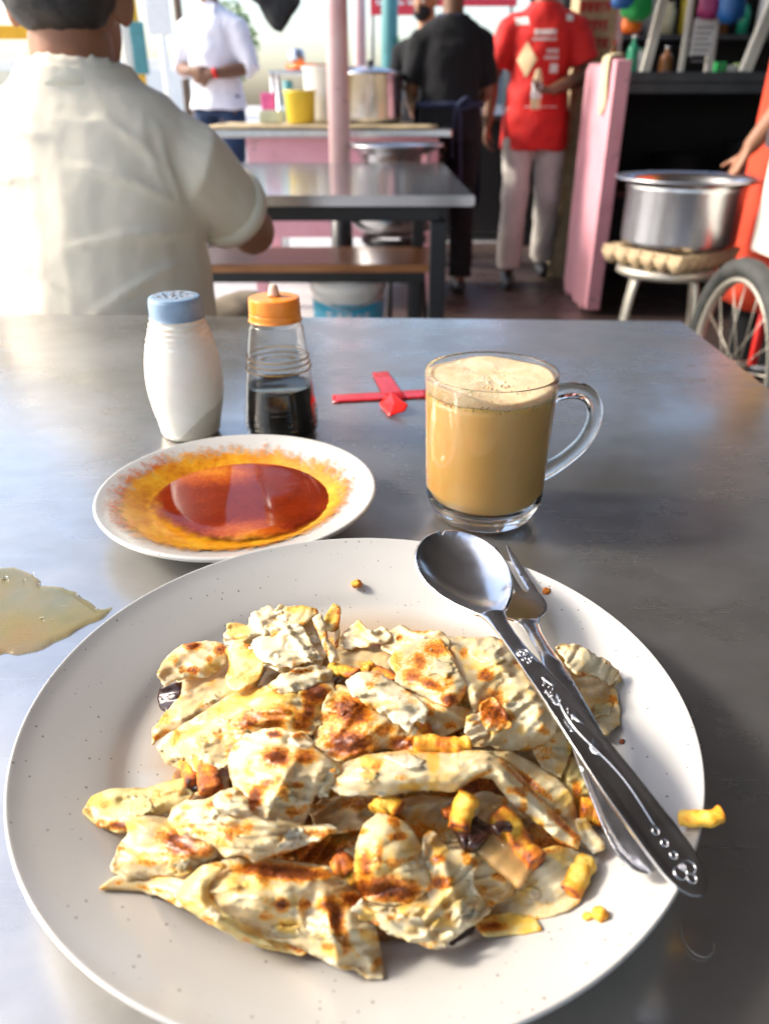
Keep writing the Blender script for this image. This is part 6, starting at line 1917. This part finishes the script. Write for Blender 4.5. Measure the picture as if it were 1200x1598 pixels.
bread('rumpled pale piece with burnt dots right of the dome', [(662, 1302), (676, 1296), (690, 1316), (716, 1326), (740, 1326), (752, 1338), (736, 1356), (738, 1384), (752, 1404), (764, 1416), (748, 1436), (722, 1452), (700, 1470), (680, 1480), (658, 1470), (622, 1452), (596, 1446), (572, 1432), (546, 1420), (556, 1404), (580, 1410), (612, 1418), (640, 1412), (668, 1396), (674, 1370), (662, 1336)], 6, 'roti', bulge=5, bw=30, amp=2.6, step=4.0, rag=2.8, ridge=[(560, 1415, 690, 1420, 8, 2.5), (690, 1340, 720, 1440, 10, 2.0), (660, 1440, 690, 1400, 6, 2)],
      toast=[(684, 1340, 11, 8, .75), (690, 1378, 18, 11, .72), (662, 1376, 12, 10, .5), (700, 1430, 14, 7, .4), (562, 1412, 8, 6, .4)], curry=[(700, 1400, 40, 26, .5), (630, 1432, 30, 10, .6), (660, 1420, 14, 14, .5), (690, 1440, 30, 12, .6), (678, 1312, 12, 16, .5)])
bread('white ragged lower lip of the rumpled piece', [(548, 1416), (562, 1406), (586, 1418), (618, 1424), (636, 1436), (660, 1440), (684, 1458), (712, 1458), (696, 1474), (672, 1480), (640, 1466), (606, 1456), (586, 1440), (562, 1430)], 9, 'roti_white', amp=2.4, rag=3.4, step=3.6, bulge=2, bw=14, curry=[(640, 1450, 20, 8, .5)])
bread('shaggy torn scrap between the rumpled piece and the potato', [(732, 1330), (744, 1342), (758, 1346), (778, 1340), (780, 1354), (764, 1370), (786, 1366), (802, 1378), (800, 1394), (776, 1402), (756, 1412), (742, 1396), (730, 1364)], 5, 'roti_tan', amp=2.8, rag=5, step=3.2, toast=[(760, 1390, 20, 10, .3)])
bread('flat cream triangle at the right front', [(848, 1332), (872, 1326), (896, 1330), (912, 1336), (908, 1370), (902, 1402), (884, 1414), (856, 1424), (822, 1432), (782, 1440), (748, 1436), (776, 1418), (804, 1396), (824, 1370), (838, 1346)], 3, 'roti', amp=.8, bulge=1.5, step=4.2, rag=1.6, tilt=(830, 1390, 0, -.06), toast=[(860, 1330, 20, 3, .3)], curry=[(892, 1336, 10, 6, .4)])
bread('orange stained rim under the cream triangle', [(742, 1438), (772, 1432), (806, 1430), (834, 1436), (842, 1446), (820, 1450), (790, 1452), (760, 1454)], 2, 'roti_yellow', amp=.8, rag=2.5, step=3.6, toast=[(770, 1446, 26, 7, .65)], curry=[(790, 1436, 40, 8, 1.2)])
bread('brown fried flake in the hollow beside the folded strip', [(824, 1300), (836, 1280), (862, 1286), (884, 1306), (902, 1322), (894, 1340), (868, 1338), (842, 1346), (828, 1326)], 1, 'roti_brown', amp=1.4, rag=2, step=4, toast=[(860, 1310, 34, 24, .5)])

# ------------------------------------------------------------------ potato strips, onion and crumbs
def strip_bar(label, pts, w, hgt, tint=.35, spots=(), m='potato', name='potato_strip', cat='potato', group='fried potato strips in the heap', zz=0, seed=0, abs_z=None):
    """a fried strip through photo points; width and height in millimetres, tint 0 yellow .. 1 burnt"""
    P = []
    for i, p in enumerate(pts):
        h0 = (H(np.array([p[:2]]))[0] + zz) if len(p) < 3 else p[2]
        q = W(p[0], p[1], h0 * .001)
        fl = TZ + plate_z(q.x, q.y) + .0035
        if math.hypot(q.x - PC.x, q.y - PC.y) < PRAD and q.z < fl:
            q = W(p[0], p[1], fl - TZ)
        P.append(q)
    C = spline(P, 8) if len(P) > 2 else [P[0].lerp(P[1], i / 12) for i in range(13)]
    n = len(C)
    ns = 16
    verts, faces, tn = [], [], []
    for i, c in enumerate(C):
        a = C[max(0, i - 1)]
        b = C[min(n - 1, i + 1)]
        t_ = (b - a).normalized()
        s_ = t_.cross(Vector((0, 0, 1))).normalized()
        u_ = s_.cross(t_)
        endk = min(i, n - 1 - i)
        k_ = (.80, .95, 1.0)[min(endk, 2)]
        for k in range(ns):
            an = 2 * PI * k / ns
            # squarish section
            cx, cy = math.cos(an), math.sin(an)
            e = 3.0
            rr = (abs(cx) ** e + abs(cy) ** e) ** (-1 / e)
            j = (1 + .12 * noise.noise(Vector((i * .35, seed, 4)))) * (1 + .20 * noise.noise(Vector((c.x * 300 + cx * 1.3, c.y * 300 + cy * 1.3, seed + c.z * 200))))
            p = c + s_ * (.0011 * noise.noise(Vector((i * .22, seed, 1)))) + s_ * (cx * rr * w * .0005 * k_ * j) + u_ * (cy * rr * hgt * .0005 * k_ * j)
            verts.append(p)
            corner = (abs(cx * cy) * 2) ** 2
            e_ = .22 if endk == 0 else 0
            sv = 0
            for (f_, wd, st_) in spots:
                sv = max(sv, st_ * max(0, 1 - abs(i / (n - 1) - f_) / wd))
            tn.append(min(1, tint + .25 * corner + e_ + sv))
    for i in range(n - 1):
        for k in range(ns):
            faces.append((i * ns + k, i * ns + (k + 1) % ns, (i + 1) * ns + (k + 1) % ns, (i + 1) * ns + k))
    for e0 in (0, n - 1):
        c = len(verts)
        verts.append(C[e0])
        tn.append(min(1, tint + .15))
        for k in range(ns):
            faces.append((c, e0 * ns + (k + 1) % ns, e0 * ns + k) if e0 == 0 else (c, e0 * ns + k, e0 * ns + (k + 1) % ns))
    o = mesh_obj(name, verts, faces, M[m], None, True, attrs=dict(tint=tn) if m == 'potato' else None)
    return tag(o, label, cat, group)
strip_bar('short orange potato strip at the left, outer of the pair', [(289, 1180), (294, 1204), (302, 1224)], 5.5, 5, .42, [(1, .5, .3), (0, .3, .2)], zz=4)
strip_bar('wide amber potato strip at the left, inner of the pair', [(314, 1168), (324, 1200), (330, 1236)], 8.5, 5, .36, [(.75, .4, .3), (0, .25, -.15)], zz=6, seed=2)
strip_bar('bright yellow knobbly potato strip in the centre', [(646, 1161), (680, 1162), (712, 1165), (735, 1163)], 6, 6, .22, [(.45, .18, .4), (1, .12, .25)], zz=11, seed=3)
strip_bar('small orange potato stub above the bright yellow strip', [(655, 1152), (668, 1132)], 5, 5, .5, zz=7, seed=4)
strip_bar('yellow potato lump with a red edge above the dome', [(590, 1268), (600, 1254), (624, 1266)], 7, 6, .18, [(1, .2, .5)], zz=8, seed=5)
strip_bar('upright yellow potato strip with a scorched foot', [(732, 1240), (722, 1266), (714, 1294)], 7.5, 6, .22, [(1, .3, .5)], zz=13, seed=6)
strip_bar('long orange potato strip with dark patches', [(776, 1264), (800, 1300), (822, 1328), (838, 1348)], 8, 7, .38, [(.55, .15, .35), (.9, .2, .2), (0, .2, -.25)], zz=9, seed=7)
strip_bar('wide soft tan onion slice beside the long potato strip', [(748, 1312), (786, 1338), (822, 1368)], 11, 6, .5, m='onion', name='onion_slice', cat='onion', group='onion in the heap', zz=7, seed=8)
strip_bar('thick bright yellow potato strip at the right front', [(912, 1342), (902, 1364), (888, 1396)], 8, 7, .12, [(1, .3, .45)], zz=4, seed=9)
strip_bar('orange potato piece tucked beside the spoon handle', [(904, 1262), (926, 1266), (952, 1276)], 8, 7, .45, [(.9, .4, .2)], zz=5, seed=10)
strip_bar('yellow potato strip overhanging the right rim of the plate', [(1060, 1279, 30), (1092, 1278, 33), (1128, 1270, 35)], 5.5, 5, .25, [(1, .15, .4)], seed=11)
strip_bar('flat yellow potato shaving behind the brown toasted sheet', [(512, 1042), (535, 1046), (558, 1052)], 6, 3, .25, [(.9, .4, .3)], zz=10, seed=12)
strip_bar('orange potato bit next to the toasted tile', [(580, 1046), (600, 1054), (616, 1066)], 6, 4, .55, zz=6, seed=13)
strip_bar('yellow potato crumb left of the toasted tile', [(566, 1046), (582, 1038)], 5, 4, .25, zz=8, seed=14)
strip_bar('orange crumbly potato bit left of the dome', [(520, 1356), (536, 1346), (548, 1358)], 6, 5, .55, [(.5, .3, .2)], zz=7, seed=15)
strip_bar('thin yellow potato curl left of the dome', [(522, 1382), (545, 1374), (562, 1350)], 4, 3, .3, zz=7, seed=16)
strip_bar('small red orange potato scrap on the cream triangle tip', [(862, 1334), (878, 1336)], 5, 3, .6, zz=6, seed=17)
strip_bar('small brown potato chip on the cream sheet', [(692, 1272), (708, 1262)], 4, 3, .65, zz=8, seed=18)
strip_bar('black charred onion on the potato strips', [(716, 1308), (734, 1306), (752, 1318)], 8, 5, .9, m='char', name='charred_onion_and_shade', cat='onion', group='charred onion bits', zz=10, seed=19)
strip_bar('dark maroon onion strip above the long potato strip', [(770, 1296), (784, 1290), (796, 1290)], 4, 3, .9, m='char', name='charred_onion_and_shade', cat='onion', group='charred onion bits', zz=14, seed=20)
strip_bar('maroon onion piece beside the upright potato strip', [(736, 1284), (752, 1296), (764, 1306)], 6, 5, .9, m='char', name='charred_onion_and_shade', cat='onion', group='charred onion bits', zz=9, seed=21)
bread('dark sheet standing in for shade in the mouth of the far left roll', [(250, 1072), (292, 1062), (288, 1088), (264, 1112), (250, 1106), (246, 1088)], -1, 'char', amp=1.2, rag=1.5, flakes=0, grow=0, name='charred_onion_and_shade', cat='onion', group='charred onion bits')  # dark sheet stands in for the shaded hollow under the flap
strip_bar('black seed on the crumpled pale piece', [(834, 1040), (838, 1048), (842, 1054)], 3, 2.5, .9, m='char', name='charred_onion_and_shade', cat='onion', group='charred onion bits', zz=10, seed=23)
strip_bar('dark sliver under the left potato pair', [(294, 1232), (306, 1228), (318, 1230)], 4, 3, .9, m='char', name='charred_onion_and_shade', cat='onion', group='charred onion bits', zz=1, seed=24)
strip_bar('dark skin strip under the rumpled piece', [(700, 1466), (722, 1454), (742, 1436)], 3, 5, .9, m='char', name='charred_onion_and_shade', cat='onion', group='charred onion bits', zz=3, seed=25)
def crumb(px, py, r, tint, label, seed):
    q = W(px, py, .02)
    for _ in range(4):
        q = W(px, py, plate_z(q.x, q.y) + r * .0006)
    mb = MB()
    mb.ell(q, (r * .001, r * .0009, r * .0007), 14, 10)
    v = [Vector(p) for p in mb.v]
    v = [q + (p - q) * (1 + .45 * noise.noise((p - q) * 900 + Vector((seed, 0, 0)))) for p in v]
    o = mesh_obj('crumb', v, mb.f, M['potato'], None, True, attrs=dict(tint=[tint + .2 * noise.noise(p * 500) for p in v]))
    tag(o, label, 'crumb', 'crumbs on the plate rim')
crumb(557, 911, 3.0, .55, 'orange crumb on the far rim of the plate', 1)
crumb(853, 923, 2.4, .70, 'red brown crumb on the plate rim right of the fork', 2)
crumb(936, 1427, 2.6, .45, 'orange smear crumb on the right front of the plate', 3)
crumb(916, 1430, 1.6, .35, 'tiny yellow crumb beside the orange smear', 4)
crumb(970, 1157, 1.2, .95, 'dark speck of food right of the spoon handle', 5)

# ------------------------------------------------------------------ cutlery
def cutlery_frame(A, B, C, up_bias=Vector((0, 0, 1))):
    """curve through points A (bowl tip), B .. (handle end): returns f(s) -> centre, tangent, side, normal"""
    pts = spline([A, *B, C], 24)
    L = [0]
    for a, b in zip(pts, pts[1:]):
        L.append(L[-1] + (b - a).length)
    L = np.array(L)
    X = np.array([tuple(p) for p in pts])
    def f(s):
        s_ = min(max(s, 0), 1) * L[-1]
        ev = lambda q: Vector([float(np.interp(q, L, X[:, i])) for i in range(3)])
        c = ev(s_)
        e = L[-1] * .012
        t = (ev(min(s_ + e, L[-1])) - ev(max(s_ - e, 0))).normalized()
        side = t.cross(up_bias).normalized()
        return c, t, side, side.cross(t)
    return f, L[-1]

def sheet_on(f, outline, depth, step, thick, name, m, parent, rag=0):
    """outline in (s millimetres, w millimetres)"""
    V2, F, d = mesh_poly(outline, step, rag, 1)
    # keep the outline exact: mesh_poly only softens it
    verts = []
    for (s, w) in V2:
        c, t, sd_, nn_ = f(s)
        verts.append(c + sd_ * w * .001 + nn_ * depth(s, w) * .001)
    a, b, c = (Vector(verts[i]) for i in F[0])
    if (b - a).cross(c - a).z < 0:
        F = [q[::-1] for q in F]
    o = mesh_obj(name, verts, F, m, parent, True)
    so = o.modifiers.new('s', 'SOLIDIFY')
    so.thickness = thick * .001
    so.offset = -1
    bv = o.modifiers.new('b', 'BEVEL')
    bv.width = thick * .00034
    bv.segments = 2
    bv.limit_method = 'ANGLE'
    bv.angle_limit = R(50)
    return o

# spoon: bowl over the far rim, handle end over the right rim
spoon_path = [W(690, 828, .058), W(742, 916, .052), W(800, 1000, .0530), W(860, 1075, .0555), W(960, 1212, .0490), W(1040, 1318, .0395), W(1098, 1398, .0330)]
fs0, LS = cutlery_frame(spoon_path[0], spoon_path[1:-1], spoon_path[-1])
LSm = LS * 1000
f_sp = lambda s: fs0(s / LSm)
bowlL = LSm * .345
def sp_w(s):
    """half width along the length in mm"""
    if s < bowlL:
        x = s / bowlL
        return 21.0 * (max(0, math.sin(PI * min(1, x * .985 + .0) ** .82)) ** .62) if x < .9 else None
    return None
ks = [(0, 0.1), (.6, 4.2), (2, 8.0), (5, 12.6), (10, 17.0), (17, 20.2), (25, 21.5), (34, 20.8), (44, 17.6), (52, 13.2), (58, 8.8), (62, 6.2), (66, 4.8), (72, 3.8), (80, 3.4), (92, 3.7), (110, 4.8), (135, 6.3), (160, 7.6), (176, 8.1), (186, 7.6), (191, 6.1), (194.4, 3.6), (195.8, .2)]
sc_ = LSm / 195.8
ks = [(a * sc_, b) for a, b in ks]
def prof_w(s):
    return float(np.interp(s, [a for a, _ in ks], [b for _, b in ks]))
ss = np.linspace(0, LSm, 260)
kk = np.array([k[0] for k in ks])
dense = []
for a, b in zip(ks, ks[1:]):
    n = max(2, int((b[0] - a[0]) / 2))
    for i in range(n):
        dense.append(a[0] + (b[0] - a[0]) * i / n)
dense.append(LSm)
# smooth width curve
pw = np.interp(np.linspace(0, LSm, 400), kk, [k[1] for k in ks])
for _ in range(6):
    pw[8:-8] = (pw[7:-9] + 2 * pw[8:-8] + pw[9:-7]) / 4
prof_ws = lambda s: float(np.interp(s, np.linspace(0, LSm, 400), pw))
outl = [(s, prof_ws(s)) for s in dense] + [(s, -prof_ws(s)) for s in dense[::-1][1:-1]]
bl = 62 * sc_
def sp_depth(s, w):
    pw_ = max(prof_ws(s), .5)
    if s < bl:
        x = s / bl
        dep = 8.2 * math.sin(PI * min(1, x * .94 + .06)) ** .7
        return -dep * max(0, 1 - (w / pw_) ** 2) ** .9
    k = min(1, (s - bl) / 14)
    # convex handle with a sunken panel between raised borders
    q = abs(w) / pw_
    crown = .9 * (1 - q * q) * (1 - k) + .25 * (1 - q * q)
    if s > bl + 38 * sc_:
        kk_ = min(1, (s - bl - 38 * sc_) / 6) * min(1, max(0, (LSm - 5 - s) / 6))
        panel = 1 / (1 + math.exp((q - .70) * 28))
        crown -= .62 * panel * kk_
    return crown
spoon = thing('spoon', tuple(f_sp(LSm * .6)[0]), 'steel tablespoon with an embossed handle lying bowl up across the plate', 'spoon')
sheet_on(f_sp, outl, sp_depth, 1.35, 1.5, 'body', M['steel'], spoon)
# embossed decoration on the handle
def on_handle(s, w):
    c, t, sd_, nn_ = f_sp(s)
    return c + sd_ * w * .001 + nn_ * (sp_depth(s, w) + .05) * .001
def emb(points, r):
    return MB().tube([on_handle(s, w) for s, w in points], r * .001, 8)
em = MB()
def emb_add(points, r):
    em.tube([on_handle(s, w) for s, w in points], r * .001, 8)
s0 = bl + 34 * sc_
for k in range(7):
    a = k * 2 * PI / 7
    emb_add([(s0 - 3, 0), (s0 - 3 + 2.0 * math.cos(a), 2.0 * math.sin(a))], .18)
emb_add([(s0 - 3 + 2.5 * math.cos(a), 2.5 * math.sin(a)) for a in np.linspace(0, 2 * PI, 20)], .2)
for (a, b, r) in ((s0 + 1.5, 1.4, .9), (s0 + 1.8, -1.2, .8), (s0 + 4, .3, .8)):
    emb_add([(a + r * math.cos(q_), b + r * math.sin(q_)) for q_ in np.linspace(0, 2 * PI, 12)], .17)
# stem
emb_add([(s0 + 24 + x, 3.0 * math.sin(x * .11) * (1 - x / 90) - .8) for x in np.linspace(0, 56, 40)], .24)
def leafs(cs, cw, n, L, ang):
    for k in range(n):
        a = ang + (k - n / 2) * .16
        b0 = (cs + k * .9, cw)
        emb_add([b0, (b0[0] + L * .5 * math.cos(a), b0[1] + L * .5 * math.sin(a)), (b0[0] + L * math.cos(a + .2), b0[1] + L * math.sin(a + .2))], .15)
leafs(s0 + 14, -2.4, 8, 2.6, 1.9)
leafs(s0 + 22, 2.6, 8, 2.8, -1.9)
leafs(s0 + 34, -3.2, 7, 3.0, 1.7)
leafs(s0 + 36, 3.8, 6, 2.6, -1.6)
leafs(s0 + 46, -2.0, 9, 3.6, 1.4)
for k in range(14):
    a = s0 + 16 + k * 1.5
    w_ = 1.2 * math.sin(k * 1.7)
    emb_add([(a, w_ - .6), (a + 1.0, w_ + .6)], .2)
for k in range(3):
    c_ = LSm - 22 + k * 4.2
    emb_add([(c_ + 1.2 * math.cos(q_), 1.2 * math.sin(q_)) for q_ in np.linspace(0, 2 * PI, 14)], .2)
for (a, b, r) in ((LSm - 8.5, 2.0, 2.1), (LSm - 8.5, -2.0, 2.1), (LSm - 5.6, 0, 1.5), (LSm - 9.5, 0, 1.0)):
    emb_add([(a + r * math.cos(q_), b + r * math.sin(q_)) for q_ in np.linspace(0, 2 * PI, 16)], .2)
em.build('embossing', M['steel'], spoon, True)

# fork, lower and to the right of the spoon, its handle passing under the spoon's
fork_path = [W(760, 848, .0350), W(797, 916, .0315), W(832, 984, .0330), W(864, 1040, .0385), W(915, 1150, .0400), W(972, 1275, .0350), W(1016, 1366, .0310)]
ff0, LF = cutlery_frame(fork_path[0], fork_path[1:-1], fork_path[-1])
LFm = LF * 1000
f_fk = lambda s: ff0(s / LFm)
k_ = LFm / 190
half = [(40, 12.6), (46, 13.4), (52, 13.2), (57, 10.8), (61, 6.4), (66, 4.2), (74, 3.5), (90, 3.8), (120, 5.6), (150, 7.4), (172, 8.3), (182, 7.8), (187.5, 5.0), (190, .3)]
dn = []
for (a, b), (c, d) in zip(half, half[1:]):
    n = max(2, int((c - a) / 2))
    dn += [(a + (c - a) * i / n, b + (d - b) * i / n) for i in range(n)]
dn.append(half[-1])
tines = []
tw = [-12.6, -8.6, -5.9, -1.9, 1.9, 5.9, 8.6, 12.6]     # edges of the four tines at the root
up_side = [(s * k_, w) for s, w in dn]
lo_side = [(s * k_, -w) for s, w in dn[::-1][1:]]
tn_ = []
for i in range(4):
    a, b = tw[i * 2], tw[i * 2 + 1]
    mid_ = (a + b) / 2
    tn_ += [(30 * k_, a * .98), (15 * k_, a * .96 + (mid_ - a) * .1), (4 * k_, mid_ - .75), (0.3, mid_), (4 * k_, mid_ + .75), (15 * k_, b * .96 + (mid_ - b) * .1), (30 * k_, b * .98)]
    if i < 3:
        tn_ += [(37 * k_, b * 1.02 + .1), (39 * k_, (b + tw[i * 2 + 2]) / 2), (37 * k_, tw[i * 2 + 2] * 1.02 - .1)]
outf = up_side + lo_side + tn_
def fk_depth(s, w):
    s = s / k_
    if s < 62:
        x = s / 62
        return -2.6 * math.sin(PI * min(1, x * .9 + .1)) * (1 - (w / 14) ** 2)
    pw_ = float(np.interp(s, [a for a, _ in half], [b for _, b in half]))
    q = abs(w) / max(pw_, .5)
    return 1.1 * (1 - q * q) - (.5 / (1 + math.exp((q - .65) * 24)) * min(1, max(0, s - 96) / 6))
fork = thing('fork', tuple(f_fk(LFm * .6)[0]), 'steel fork half hidden under the tablespoon on the plate', 'fork')
sheet_on(f_fk, outf, fk_depth, 1.5, 1.5, 'body', M['steel'], fork)
